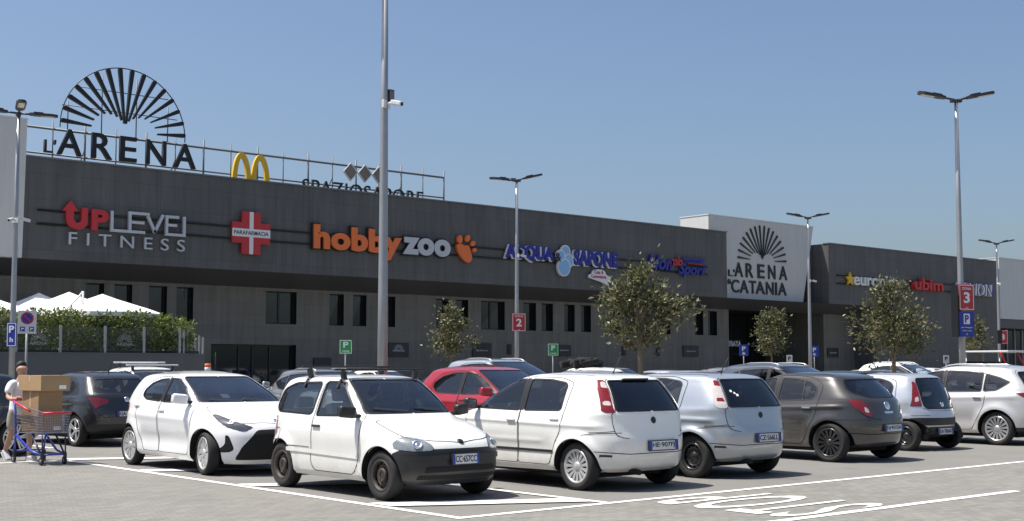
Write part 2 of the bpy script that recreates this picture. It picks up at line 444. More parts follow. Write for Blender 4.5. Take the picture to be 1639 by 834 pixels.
MODELS = {}
def model(name):
    if name in MODELS: return MODELS[name]
    S = SPECS[name]; ax, r, ra = S['axle'], S['r'], S['ra']
    def sculpt(x, z):
        d = np.zeros_like(x)
        for xa in (-ax, ax):
            q = np.hypot(x-xa, z-r); A = S.get('flare', .02)
            d += np.where(q > ra-.05, A*np.exp(-((np.maximum(q-ra-.015, 0))/S.get('flarew', .075))**2), A)*np.clip((z-.15)/.1, 0, 1)
        # slightly hollow door skin and a rocker lip
        zc = S.get('hollow', (.50, .13, .014))
        d -= zc[2]*np.exp(-((z-zc[0])/zc[1])**2)*np.clip((ax-ra-.02-np.abs(x))/.12, 0, 1)
        for (z0, sl, amp, wd, xa, xb) in S.get('crease', []):
            d += amp*np.exp(-((z-(z0+sl*x))/wd)**2)*np.clip((x-xa)/.15, 0, 1)*np.clip((xb-x)/.15, 0, 1)
        return d
    lv = [list(l) for l in S['levels']]; wm = lv[3][4]
    lv[1][4] = max(lv[1][4], wm*.972); lv[0][4] = max(lv[0][4], wm*.925)
    lv[0][0] = min(lv[0][0], lv[1][0]+.05); lv[0][2] = max(lv[0][2], lv[1][2]-.05); lv[1][0] = min(lv[1][0], lv[2][0]+.045); lv[1][2] = max(lv[1][2], lv[2][2]-.05)
    qf, qr = S.get('boxy', (1.35, 1.45))
    sh = Shell(lv, [v*qf for v in S['nF']], [v*qr for v in S['nR']], S.get('m', 3.0), S.get('step', .022), sculpt)
    parts = []       # (part name, mesh, material key, parent index or None, side)
    rid = {}
    holes = []
    for (nm, mk, view, poly, mode) in S['glass']:
        k = sh.cut(nm, view, poly); holes.append(k); rid.setdefault('glass', []).append((nm, mk, k, mode, view, poly))
    arch = [sh.cut('arch', 'S', None, circle=(xa, r, ra)) for xa in (-ax, ax)]
    for (nm, mk, view, poly, mode) in S['lamps']:
        k = sh.cut(nm, view, poly); rid.setdefault('glass', []).append((nm, mk, k, mode, view, poly))
    for (nm, mk, view, poly, mode) in S.get('panels', []):
        k = sh.cut(nm, view, poly); rid.setdefault('panel', []).append((nm, mk, k, mode, view, poly))
    parts.append(('body', sh.emit([0], name='body'), 'paint', None))
    door_idx = {}
    for (nm, mk, k, mode, view, poly) in rid.get('panel', []):
        for sd_ in (('left', 'right') if mode == 'pair' else ('both',)):
            parts.append((nm, sh.emit([k], sd_, name=nm), mk, None))
            if nm == 'door': door_idx.setdefault(sd_, []).append((len(parts)-1, np.mean([p[0] for p in poly])))
    for (nm, mk, k, mode, view, poly) in rid['glass']:
        isg = k in holes
        for sd_ in (('left', 'right') if mode == 'pair' else ('both',)):
            parts.append((nm, sh.emit([k], sd_, off=(-.004 if isg else .004), name=nm), mk, None)); gi = len(parts)-1
            if isg:
                b = sh.ribbon(view, poly, .024, .0030, side=0, ymin=(0. if mode == 'center' else None))
                me = b.mesh('window_seal', False)
                if mode == 'center':
                    b2 = MB(); b2.bm.from_mesh(me); b2.bm.from_mesh(mirror_mesh(me)); me = b2.mesh('window_seal', False)
                elif sd_ == 'right': me = mirror_mesh(me)
                parts.append(('window_seal', me, M_seal, gi))
    # cabin lining, underbody, wheel wells
    allp = [0]+[q[2] for q in rid.get('panel', [])]
    parts.append(('cabin_lining', sh.emit(allp, off=-.035, zmin=S.get('zin', .62), flip=True, name='cabin_lining'), M_lining, None))
    x0, x1, wmax = S['levels'][2][0], S['levels'][2][2], S['levels'][3][4]
    b = MB(); b.span((x0+.45, -wmax+.27, .16), (x1-.5, wmax-.27, .40)); b.span((-ax+ra+.02, -wmax+.13, .185), (ax-ra-.02, wmax-.13, .34)); b.span((x0+.24, -wmax+.36, .29), (x0+.46, wmax-.36, .36)); b.span((x1-.51, -wmax+.36, .24), (x1-.28, wmax-.36, .34))
    parts.append(('underbody', b.mesh('underbody'), M_dark, None))
    b = MB()
    for xa in (-ax, ax):
        for sg in (-1, 1):
            prof = [(wmax-.012, ra+.012), (wmax-.30, ra+.012), (wmax-.30, .02)]; rg = []
            for ip, (y, q) in enumerate(prof):
                row = []
                for a in range(-10, 191, 8):
                    X, Z = xa+q*math.cos(R(a)), max(r+q*math.sin(R(a)), .2); yy = y
                    if ip == 0:
                        h = sh.ray('S', (X, max(Z, .24))); yy = (h[0].y if h else wmax-.1)-.014
                    row.append(b.bm.verts.new((X, sg*yy, Z)))
                rg.append(row)
            for A, B in zip(rg, rg[1:]):
                for k in range(len(A)-1): b.bm.faces.new((A[k], A[k+1], B[k+1], B[k]))
            parts.append(('wheel_well', b.mesh('wheel_well', False), M_dark, None)); b = MB()
    # panel gaps
    b = MB()
    y_d = lv[11][4]+.045
    sh.ribbon('T', [(lv[10][0]+.16, y_d*.97), ((lv[10][0]+lv[10][2])/2-.15, y_d), (lv[10][2]-.20, y_d*.97)], .013, .0025, False, bm=b)
    for (view, poly, closed) in S.get('gaps', []): sh.ribbon(view, poly, .0085, .0042, closed, bm=b)
    if len(b.bm.verts):
        me = b.mesh('panel_gap', False); b2 = MB(); b2.bm.from_mesh(me); b2.bm.from_mesh(mirror_mesh(me))
        parts.append(('panel_gap', b2.mesh('panel_gap', False), M_gap, None))
    for (nm, mk, view, poly, width, off, closed) in S.get('trims', []):
        me = sh.ribbon(view, poly, width, off, closed).mesh(nm, False)
        if view in ('F', 'R'):
            b2 = MB(); b2.bm.from_mesh(me); b2.bm.from_mesh(mirror_mesh(me)); parts.append((nm, b2.mesh(nm, False), mk, None))
        else:
            parts.append((nm, me, mk, None)); parts.append((nm, mirror_mesh(me), mk, None))
    # door handles
    for (x, z, mk) in S.get('handles', []):
        h = sh.ray('S', (x, z))
        if h:
            p = h[0]; me = MB().box((.17, .03, .028), p+Vector((0, .012, 0)), bev=.011).mesh('door_handle')
            for sd_, mm in (('left', me), ('right', mirror_mesh(me))):
                di = door_idx.get(sd_, []); par = min(di, key=lambda q: abs(q[1]-x))[0] if di else None
                parts.append(('door_handle', mm, mk, par))
    # mirrors
    if 'mirror' in S:
        x, z, mk, sz = S['mirror']; h = sh.ray('S', (x, z))
        p = h[0]; b = MB().box((.10*sz, .22*sz, .145*sz), p+Vector((0, .12*sz+.045, .06)), rot=(R(6), 0, R(12)), bev=.045*sz, seg=4)
        me = b.mesh('side_mirror'); me.polygons.foreach_set('use_smooth', [True]*len(me.polygons))
        st = MB().box((.06, .12, .045), p+Vector((0, .03, .01)), bev=.012).mesh('mirror_stalk')
        gl = MB().box((.006, .17*sz, .10*sz), p+Vector((-.053*sz, .135*sz+.045, .06)), rot=(R(6), 0, R(12))).mesh('mirror_glass')
        for f in (lambda q: q, mirror_mesh):
            parts.append(('side_mirror', f(me), mk, None)); k = len(parts)-1
            parts.append(('mirror_stalk', f(st), M_black, k)); parts.append(('mirror_glass', f(gl), M_chrome, k))
    # seats and dashboard behind the glass
    xs, zs, wc = S['seat']
    def seat(x, y, w, h):
        b = MB(); b.box((.50, w, .16), (x+.22, y, zs), bev=.05); b.box((.15, w, h), (x-.06, y, zs+h/2), rot=(0, R(-16), 0), bev=.05)
        return b
    for y in (-.36, .36):
        b = seat(xs, y, .48, .60); b.box((.09, .27, .18), (xs-.19, y, zs+.70), rot=(0, R(-12), 0), bev=.04); parts.append(('seat', b.mesh('seat'), M_seat, None))
    b = seat(xs-.92, 0, 1.14, .50)
    for y in (-.36, .36): b.box((.08, .25, .14), (xs-1.07, y, zs+.58), bev=.035)
    parts.append(('rear_seat', b.mesh('rear_seat'), M_seat, None))
    xd, zd = S['dash']
    b = MB(); b.box((.40, 2*wc-.16, .20), (xd-.10, 0, zd-.10), bev=.07); b.box((.2, .36, .10), (xd-.22, .36, zd), bev=.04)
    parts.append(('dashboard', b.mesh('dashboard'), mat('dash_plastic', (.085, .085, .09), .6), None))
    b = MB(); cx, cz = xd-.42, zd+.0; ring = [(cx+.19*math.cos(a)*math.sin(R(25)), .36+.19*math.sin(a), cz+.19*math.cos(a)*math.cos(R(25))) for a in np.linspace(0, 2*math.pi, 25)]
    b.tube(ring, .016, 6, False); b.tube([(cx, .36-.18, cz), (cx+.02, .36, cz), (cx, .36+.18, cz)], .022, 6); b.tube([(cx, .36, cz), (xd, .36, zd)], .03, 6)
    parts.append(('steering_wheel', b.mesh('steering_wheel'), M_black, None))
    MODELS[name] = dict(parts=parts, sh=sh, S=S)
    return MODELS[name]

def plate(parent, txt, p, n_dir, tilt, front):
    W_ = .38 if front else .52; k = W_/.52
    """number plate: white plate, blue ends, black characters; children of the plate"""
    o = bpy.data.objects.new('licence_plate', None)
    me = MB().box((W_, .012, .115), bev=.004).mesh('licence_plate'); o = link('licence_plate', me, parent, M_plate)
    for sx in (-1, 1): link('plate_band', MB().box((.042*k, .003, .108), (sx*.236*k, -.0072, 0)).mesh('plate_band'), o, M_plateblue)
    link('plate_number', text_mesh(txt, -.205*k, .205*k, -.036, .038, .003, .012), o, M_ink).location = (0, -.0065, 0)
    fr = MB()
    for s, l in (((W_+.025, .016, .012), (0, 0, .062)), ((W_+.025, .016, .012), (0, 0, -.062)), ((.012, .016, .13), (W_/2+.007, 0, 0)), ((.012, .016, .13), (-W_/2-.007, 0, 0))): fr.box(s, l)
    link('plate_frame', fr.mesh('plate_frame'), o, M_black)
    o.location = p; o.rotation_euler = (0, 0, R(90 if front else -90)); o.rotation_euler.rotate_axis('X', tilt)
    return o

def build_car(mname, name, label, loc, rz, pm, wheel, cat='car', group=None, over=None, plates=True, plate_txt=None, lite=False, scale=1.0):
    D = model(mname); S = D['S']; over = over or {}
    root = thing(name, label, cat, loc, rz, group)
    obs = []
    for i, (nm, me, mk, par) in enumerate(D['parts']):
        if lite and nm in ('rear_seat', 'steering_wheel', 'mirror_glass', 'mirror_stalk', 'plate_number'):
            obs.append(None); continue
        m = pm if mk == 'paint' else mk
        m = over.get(nm, m)
        p = root if par is None else obs[par]
        obs.append(link(nm, me, p if p is not None else root, m))
    r, style, n, rimm = wheel
    ty, ba, ri = wheel_meshes(r, style, n); wmax = S['levels'][3][4]; steer = S.get('steer', 0)
    for xa in (-S['axle'], S['axle']):
        for sg in (1, -1):
            w = link('wheel', ba, root, over.get('wheel', M_dark)); w.location = (xa, sg*(wmax-.105+S.get('track', 0)), r)
            w.rotation_euler = (0, R(37*sg+xa*50), 0 if sg > 0 else math.pi)
            if xa > 0 and over.get('steer'): w.rotation_euler.z += R(over['steer'])
            link('tyre', ty, w, M_tyre); link('rim', ri, w, rimm)
    if scale != 1: root.scale = (scale,)*3
    return root, D['sh'], obs
# ------------------------------------------------------------------ the car shapes (x forward, axles at +-axle, metres)
def CEN(poly): return [(-1.2 if p[0] <= -.9 else p[0], p[1]) for p in poly]
SPECS = {}
# small three-door city car
SD = roundp([(.70, .90), (.66, .40), (.56, .262), (-.30, .262), (-.38, .36), (-.36, .90), (-.26, 1.325), (.14, 1.35), (.22, 1.335)], .06)
HOOD1 = roundp([(.84, -.9), (.84, .645), (1.18, .640), (1.46, .585), (1.60, .36), (1.66, 0), (1.66, -.9)], .08)
SPECS['citycar'] = dict(boxy=(1.7, 1.3), axle=1.1, r=.283, ra=.335,
    levels=[(-1.42, .20, 1.56, .19, .64), (-1.55, .27, 1.68, .25, .715), (-1.60, .40, 1.72, .38, .748), (-1.60, .56, 1.72, .54, .754), (-1.575, .69, 1.665, .645, .752), (-1.555, .80, 1.44, .755, .742),
            (-1.54, .885, 1.12, .850, .728), (-1.525, .945, .80, .925, .708), (-1.47, 1.10, .545, 1.10, .670), (-1.40, 1.25, .30, 1.265, .624), (-1.32, 1.345, .12, 1.365, .575), (-1.16, 1.395, -.08, 1.402, .47), (-.88, 1.418, -.34, 1.42, .26), (-.62, 1.422, -.58, 1.422, 0)],
    nF=[4.2]*6+[5, 7, 9, 10, 9, 7, 5, 4], nR=[7]*7+[8, 9, 9, 8, 7, 5, 4], flare=.022, flarew=.055, hollow=(.52, .12, .012),
    glass=[('windscreen', M_screen, 'F', roundp([(-1, .965), (.625, .965), (.505, 1.368), (-1, 1.368)], .05), 'center'),
           ('rear_window', M_glass, 'R', roundp([(-1, .96), (.59, .96), (.50, 1.31), (-1, 1.31)], .06), 'center'),
           ('side_window', M_glass, 'S', roundp([(.55, .945), (.125, 1.335), (-.225, 1.335), (-.315, .925)], .035), 'pair'),
           ('quarter_window', M_glass, 'S', roundp([(-.415, .935), (-.325, 1.33), (-.95, 1.315), (-1.21, 1.23), (-1.30, 1.02), (-1.22, .955)], .07), 'pair')],
    lamps=[('headlight', M_lampclear, 'F', roundp([(.39, .600), (.41, .655), (.48, .705), (.58, .73), (.66, .715), (.715, .65), (.715, .59), (.60, .57), (.42, .578)], .04), 'pair'),
           ('tail_light', M_red, 'R', roundp([(.56, .62), (.735, .62), (.72, .90), (.60, .88)], .03), 'pair'),
           ('grille', M_dark, 'F', roundp([(-1, .345), (.50, .335), (.48, .40), (-1, .41)], .02), 'center'),
           ('grille', M_dark, 'F', roundp([(-1, .262), (.56, .255), (.55, .30), (-1, .31)], .015), 'center')],
    panels=[('door', 'paint', 'S', SD, 'pair'), ('front_bumper', M_black, 'B', [(1.06, .05), (2.4, .05), (2.4, .60), (1.62, .595), (1.42, .585), (1.33, .54), (1.06, .50)], 'both'),
            ('rear_bumper', M_black, 'B', [(-2.4, .05), (-1.06, .05), (-1.06, .50), (-1.36, .545), (-2.4, .56)], 'both'), ('hood', 'paint', 'T', HOOD1, 'center')],
    gaps=[('S', SD, True), ('T', [p for p in HOOD1 if p[1] > -.5][:-1], False), ('S', roundp([(-1.30, .60), (-1.12, .60), (-1.12, .75), (-1.30, .75)], .05), True), ('S', [(-1.1, .545), (-.42, .535)], False)],
    trims=[('side_moulding', 'paint', 'S', [(-.90, .500), (.68, .470)], .05, .012, False), ('bumper_rub_strip', M_black, 'F', [(0, .505), (.35, .505), (.68, .49)], .055, .014, False)],
    handles=[(-.26, .80, M_black)], mirror=(.58, .93, M_black, .95), seat=(-.10, .48, .70), dash=(.66, .84), zin=.55)

# compact five-door, rounded, haunched rear
YD1 = roundp([(.90, 1.0), (.86, .50), (.78, .27), (-.20, .27), (-.24, .60), (-.23, 1.0), (-.20, 1.415), (.02, 1.425), (.20, 1.40), (.55, 1.22)], .05)
YD2 = roundp([(-.20, .27), (-.74, .27), (-.90, .60), (-1.00, .80), (-1.05, 1.02), (-1.06, 1.18), (-.92, 1.32), (-.60, 1.41), (-.20, 1.42)], .06)
YH = roundp([(1.03, -.9), (1.03, .70), (1.40, .74), (1.70, .70), (1.88, .45), (1.95, 0), (1.95, -.9)], .1)
SPECS['compact'] = dict(m=2.8, boxy=(1.3, 1.2), axle=1.28, r=.312, ra=.362,
    levels=[(-1.68, .21, 1.90, .17, .73), (-1.80, .28, 2.00, .24, .82), (-1.87, .44, 2.05, .38, .858), (-1.885, .62, 2.045, .56, .872), (-1.87, .80, 1.97, .72, .868), (-1.855, .90, 1.76, .83, .855),
            (-1.84, .98, 1.42, .925, .838), (-1.81, 1.045, 1.03, 1.005, .805), (-1.70, 1.18, .68, 1.17, .745), (-1.55, 1.33, .25, 1.345, .668), (-1.42, 1.415, .02, 1.43, .605), (-1.20, 1.462, -.2, 1.465, .49), (-.88, 1.485, -.45, 1.487, .27), (-.68, 1.49, -.64, 1.49, 0)],
    nF=[3.6]*6+[4.5, 6.5, 9, 10, 9, 7, 5, 4], nR=[5.5]*7+[6, 7, 7, 7, 6, 5, 4], flare=.030, flarew=.11, hollow=(.47, .14, .030), crease=[(.80, -.02, .012, .06, -1.7, .9)],
    glass=[('windscreen', M_screen, 'F', roundp([(-1, 1.04), (.69, 1.04), (.545, 1.415), (-1, 1.415)], .05), 'center'),
           ('rear_window', M_glass_dark, 'R', roundp([(-1, 1.06), (.60, 1.06), (.52, 1.36), (-1, 1.38)], .06), 'center'),
           ('side_window', M_glass, 'S', roundp([(.68, 1.035), (.64, 1.08), (.25, 1.31), (.02, 1.385), (-.16, 1.39), (-.175, 1.03)], .03), 'pair'),
           ('side_window', M_glass, 'S', roundp([(-.265, 1.035), (-.255, 1.385), (-.55, 1.37), (-.80, 1.31), (-.96, 1.20), (-.955, 1.12), (-.78, 1.06)], .05), 'pair')],
    lamps=[('headlight', M_lampdark, 'FC', roundp([(-.98, .635), (-1.10, .70), (-.85, .775), (-.50, .875), (-.42, .875), (-.52, .80), (-.72, .70)], .03), 'pair'),
           ('tail_light', M_red, 'R', roundp([(.50, .86), (.83, .84), (.80, 1.0), (.56, .96)], .04), 'pair'),
           ('grille', M_dark, 'F', roundp([(-1.2, .235), (.62, .235), (.56, .42), (.36, .66), (-1.2, .69)], .05), 'center'),
           ('fog_lamp_recess', M_dark, 'F', roundp([(.80, .34), (.68, .345), (.635, .385), (.69, .58), (.72, .595), (.72, .46)], .03), 'pair')],
    panels=[('door', 'paint', 'S', YD1, 'pair'), ('door', 'paint', 'S', YD2, 'pair'), ('hood', 'paint', 'T', YH, 'center')],
    gaps=[('S', YD1, True), ('S', YD2, True), ('T', [p for p in YH if p[1] > -.5][:-1], False), ('R', [(0, .66), (.62, .66), (.66, .80)], False)],
    trims=[('window_trim', M_black, 'S', [(-.215, 1.03), (-.205, 1.40)], .075, .0035, False)],
    handles=[(-.10, .90, 'paint'), (-1.02, .96, 'paint')], mirror=(.68, 1.03, 'paint', 1.05), seat=(-.16, .52, .80), dash=(.78, .92), zin=.6)

# five-door hatchback with tall tail lamps on the rear pillars
PD1 = roundp([(.98, .98), (.94, .55), (.86, .30), (-.14, .30), (-.17, .60), (-.165, 1.42), (.0, 1.44), (.20, 1.42), (.60, 1.22)], .05)
PD2 = roundp([(-.14, .30), (-.76, .30), (-.88, .58), (-.98, .74), (-1.02, .98), (-1.06, 1.36), (-.80, 1.42), (-.165, 1.43)], .06)
PH = roundp([(1.10, -.9), (1.10, .69), (1.45, .70), (1.78, .62), (1.95, .4), (2.0, 0), (2.0, -.9)], .1)
PT = roundp([(-1.2, .665), (.50, .665), (.60, .70), (.625, .80), (.635, .97), (.585, 1.0), (.505, 1.40), (-1.2, 1.43)], .05)
SPECS['hatchback'] = dict(axle=1.255, r=.303, ra=.352,
    levels=[(-1.66, .24, 1.92, .19, .72), (-1.80, .30, 2.04, .26, .80), (-1.88, .44, 2.11, .40, .835), (-1.895, .60, 2.11, .57, .845), (-1.86, .76, 2.03, .70, .842), (-1.835, .88, 1.86, .80, .830),
            (-1.82, .965, 1.52, .90, .812), (-1.80, 1.02, 1.10, .985, .786), (-1.70, 1.17, .72, 1.17, .728), (-1.58, 1.32, .28, 1.355, .655), (-1.47, 1.415, .02, 1.44, .595), (-1.24, 1.462, -.22, 1.475, .48), (-.95, 1.484, -.5, 1.49, .27), (-.75, 1.492, -.7, 1.492, 0)],
    nF=[4]*6+[5, 7, 9, 10, 9, 7, 5, 4], nR=[5.5, 5.5, 5.5, 5.5, 6, 6.5, 7, 7, 7.5, 8, 8, 7, 5, 4], flare=.046, flarew=.05, hollow=(.52, .13, .016), crease=[(.84, .015, .016, .035, -1.75, 1.3), (.60, .0, .007, .03, -.7, .8)],
    glass=[('windscreen', M_screen, 'F', roundp([(-1, 1.02), (.67, 1.02), (.535, 1.42), (-1, 1.42)], .05), 'center'),
           ('rear_window', M_glass_dark, 'R', roundp([(-1, 1.005), (.555, 1.005), (.565, 1.03), (.475, 1.385), (-1, 1.40)], .03), 'center'),
           ('side_window', M_glass, 'S', roundp([(.86, 1.005), (.80, 1.065), (.24, 1.355), (.0, 1.395), (-.125, 1.40), (-.12, .99)], .02), 'pair'),
           ('side_window', M_glass_dark, 'S', roundp([(-.225, .99), (-.22, 1.40), (-.60, 1.395), (-.90, 1.355), (-.955, 1.32), (-.945, 1.02), (-.91, 1.0)], .04), 'pair')],
    lamps=[('headlight', M_lampclear, 'FC', roundp([(-.98, .58), (-1.12, .66), (-.86, .75), (-.52, .82), (-.58, .68)], .04), 'pair'),
           ('lamp_lens', M_lampwhite, 'R', roundp([(.535, 1.29), (.515, 1.37), (.565, 1.375), (.60, 1.30)], .012), 'pair'), ('lamp_lens', M_lampwhite, 'R', roundp([(.60, 1.075), (.595, 1.13), (.665, 1.13), (.682, 1.08)], .012), 'pair'),
           ('tail_light', M_red, 'R', roundp([(.585, .985), (.595, 1.05), (.505, 1.39), (.575, 1.40), (.64, 1.28), (.72, 1.01), (.69, .985)], .02), 'pair'),
           ('grille', M_dark, 'F', roundp([(-1.2, .28), (.60, .28), (.52, .48), (-1.2, .50)], .05), 'center'),
           ('reflector', M_black, 'R', roundp([(.42, .415), (.76, .44), (.79, .47), (.52, .452)], .012), 'pair')],
    panels=[('door', 'paint', 'S', PD1, 'pair'), ('door', 'paint', 'S', PD2, 'pair'), ('hood', 'paint', 'T', PH, 'center'), ('tailgate', 'paint', 'R', PT, 'center')],
    gaps=[('S', PD1, True), ('S', PD2, True), ('T', [p for p in PH if p[1] > -.5][:-1], False), ('R', [p for p in PT if p[0] > -.5], False), ('R', [(.615, .755), (.70, .745), (.80, .735)], False), ('S', [(-1.36, .70), (-1.60, .728), (-1.84, .735)], False)],
    trims=[('side_moulding', M_black, 'S', [(-.86, .475), (.88, .475)], .034, .010, False), ('bumper_seam', M_gap, 'R', [(0, .475), (.45, .47), (.80, .50)], .010, .003, False), ('window_trim', M_black, 'S', [(-.17, .99), (-.17, 1.405)], .09, .0035, False)],
    handles=[(-.02, .86, 'paint'), (-.86, .89, 'paint')], mirror=(.76, 1.0, M_black, 1.0), seat=(-.10, .50, .76), dash=(.80, .89), zin=.6)

# rounded hatchback with raked, wrap-round tail lamps
CD1 = roundp([(.95, .98), (.91, .55), (.84, .28), (-.12, .28), (-.15, .60), (-.145, 1.42), (.0, 1.43), (.20, 1.40), (.60, 1.22)], .05)
CD2 = roundp([(-.12, .28), (-.72, .28), (-.88, .56), (-1.0, .76), (-1.04, 1.0), (-1.08, 1.26), (-.86, 1.39), (-.50, 1.42), (-.145, 1.425)], .08)
CH = roundp([(1.08, -.9), (1.08, .69), (1.45, .72), (1.78, .64), (1.95, .4), (2.0, 0), (2.0, -.9)], .1)
CT = roundp([(-1.2, .685), (.30, .70), (.50, .745), (.58, .82), (.66, .99), (.50, 1.37), (-1.2, 1.41)], .08)
SPECS['hatch_round'] = dict(m=2.7, boxy=(1.3, 1.15), axle=1.255, r=.322, ra=.368,
    levels=[(-1.60, .25, 1.88, .19, .72), (-1.76, .31, 2.00, .26, .82), (-1.87, .45, 2.07, .40, .858), (-1.90, .60, 2.07, .57, .868), (-1.875, .76, 2.0, .70, .864), (-1.845, .88, 1.84, .80, .850),
            (-1.815, .965, 1.52, .90, .828), (-1.775, 1.03, 1.10, .985, .796), (-1.62, 1.16, .72, 1.16, .735), (-1.44, 1.31, .28, 1.345, .655), (-1.32, 1.405, .02, 1.43, .595), (-1.12, 1.452, -.22, 1.468, .48), (-.88, 1.478, -.48, 1.485, .27), (-.70, 1.488, -.66, 1.488, 0)],
    nF=[4]*6+[5, 7, 9, 10, 9, 7, 5, 4], nR=[4.6, 4.6, 4.6, 4.8, 5, 5, 5, 5, 5.5, 6, 6, 6, 5, 4], flare=.034, flarew=.09, hollow=(.50, .14, .02), crease=[(.87, -.03, .018, .035, -1.75, 1.0)],
    glass=[('windscreen', M_screen, 'F', roundp([(-1, 1.02), (.71, 1.02), (.565, 1.41), (-1, 1.41)], .05), 'center'),
           ('rear_window', M_glass_dark, 'R', roundp([(-1, 1.05), (.34, 1.06), (.56, 1.13), (.60, 1.20), (.50, 1.355), (-1, 1.385)], .07), 'center'),
           ('side_window', M_glass_dark, 'S', roundp([(.84, 1.01), (.78, 1.065), (.24, 1.335), (.0, 1.38), (-.10, 1.385), (-.10, .99)], .03), 'pair'),
           ('side_window', M_glass_dark, 'S', roundp([(-.205, .99), (-.205, 1.385), (-.50, 1.375), (-.82, 1.32), (-.97, 1.22), (-.975, 1.12), (-.90, 1.02)], .05), 'pair')],
    lamps=[('headlight', M_lampclear, 'FC', roundp([(-.98, .58), (-1.12, .66), (-.86, .75), (-.52, .82), (-.58, .68)], .04), 'pair'),
           ('lamp_lens', M_lampwhite, 'RC', roundp([(-.86, .93), (-.93, .875), (-.95, .81), (-.87, .83)], .015), 'pair'),
           ('tail_light', M_red, 'RC', roundp([(-.60, 1.035), (-.83, 1.01), (-.93, .93), (-1.0, .80), (-.98, .745), (-.86, .78), (-.70, .90)], .03), 'pair'),
           ('grille', M_dark, 'F', roundp([(-1.2, .28), (.60, .28), (.52, .48), (-1.2, .50)], .05), 'center'),
           ('licence_lamp', M_chrome, 'R', roundp([(-1.2, .835), (.13, .835), (.12, .80), (-1.2, .80)], .008), 'center')],
    panels=[('door', 'paint', 'S', CD1, 'pair'), ('door', 'paint', 'S', CD2, 'pair'), ('hood', 'paint', 'T', CH, 'center'), ('tailgate', 'paint', 'R', CT, 'center')],
    gaps=[('S', CD1, True), ('S', CD2, True), ('T', [p for p in CH if p[1] > -.5][:-1], False), ('R', [p for p in CT if p[0] > -.5], False), ('S', [(-1.33, .70), (-1.86, .70)], False)],
    trims=[('bumper_seam', M_gap, 'R', [(0, .47), (.45, .465), (.80, .49)], .014, .003, False), ('window_trim', M_black, 'S', [(-.15, .99), (-.15, 1.40)], .08, .0035, False), ('window_divider', M_black, 'S', [(-.72, 1.0), (-.68, 1.36)], .02, .004, False)],
    handles=[(-.0, .87, M_chrome), (-.84, .89, M_chrome)], mirror=(.74, 1.0, 'paint', 1.0), seat=(-.10, .50, .78), dash=(.80, .89), zin=.6)

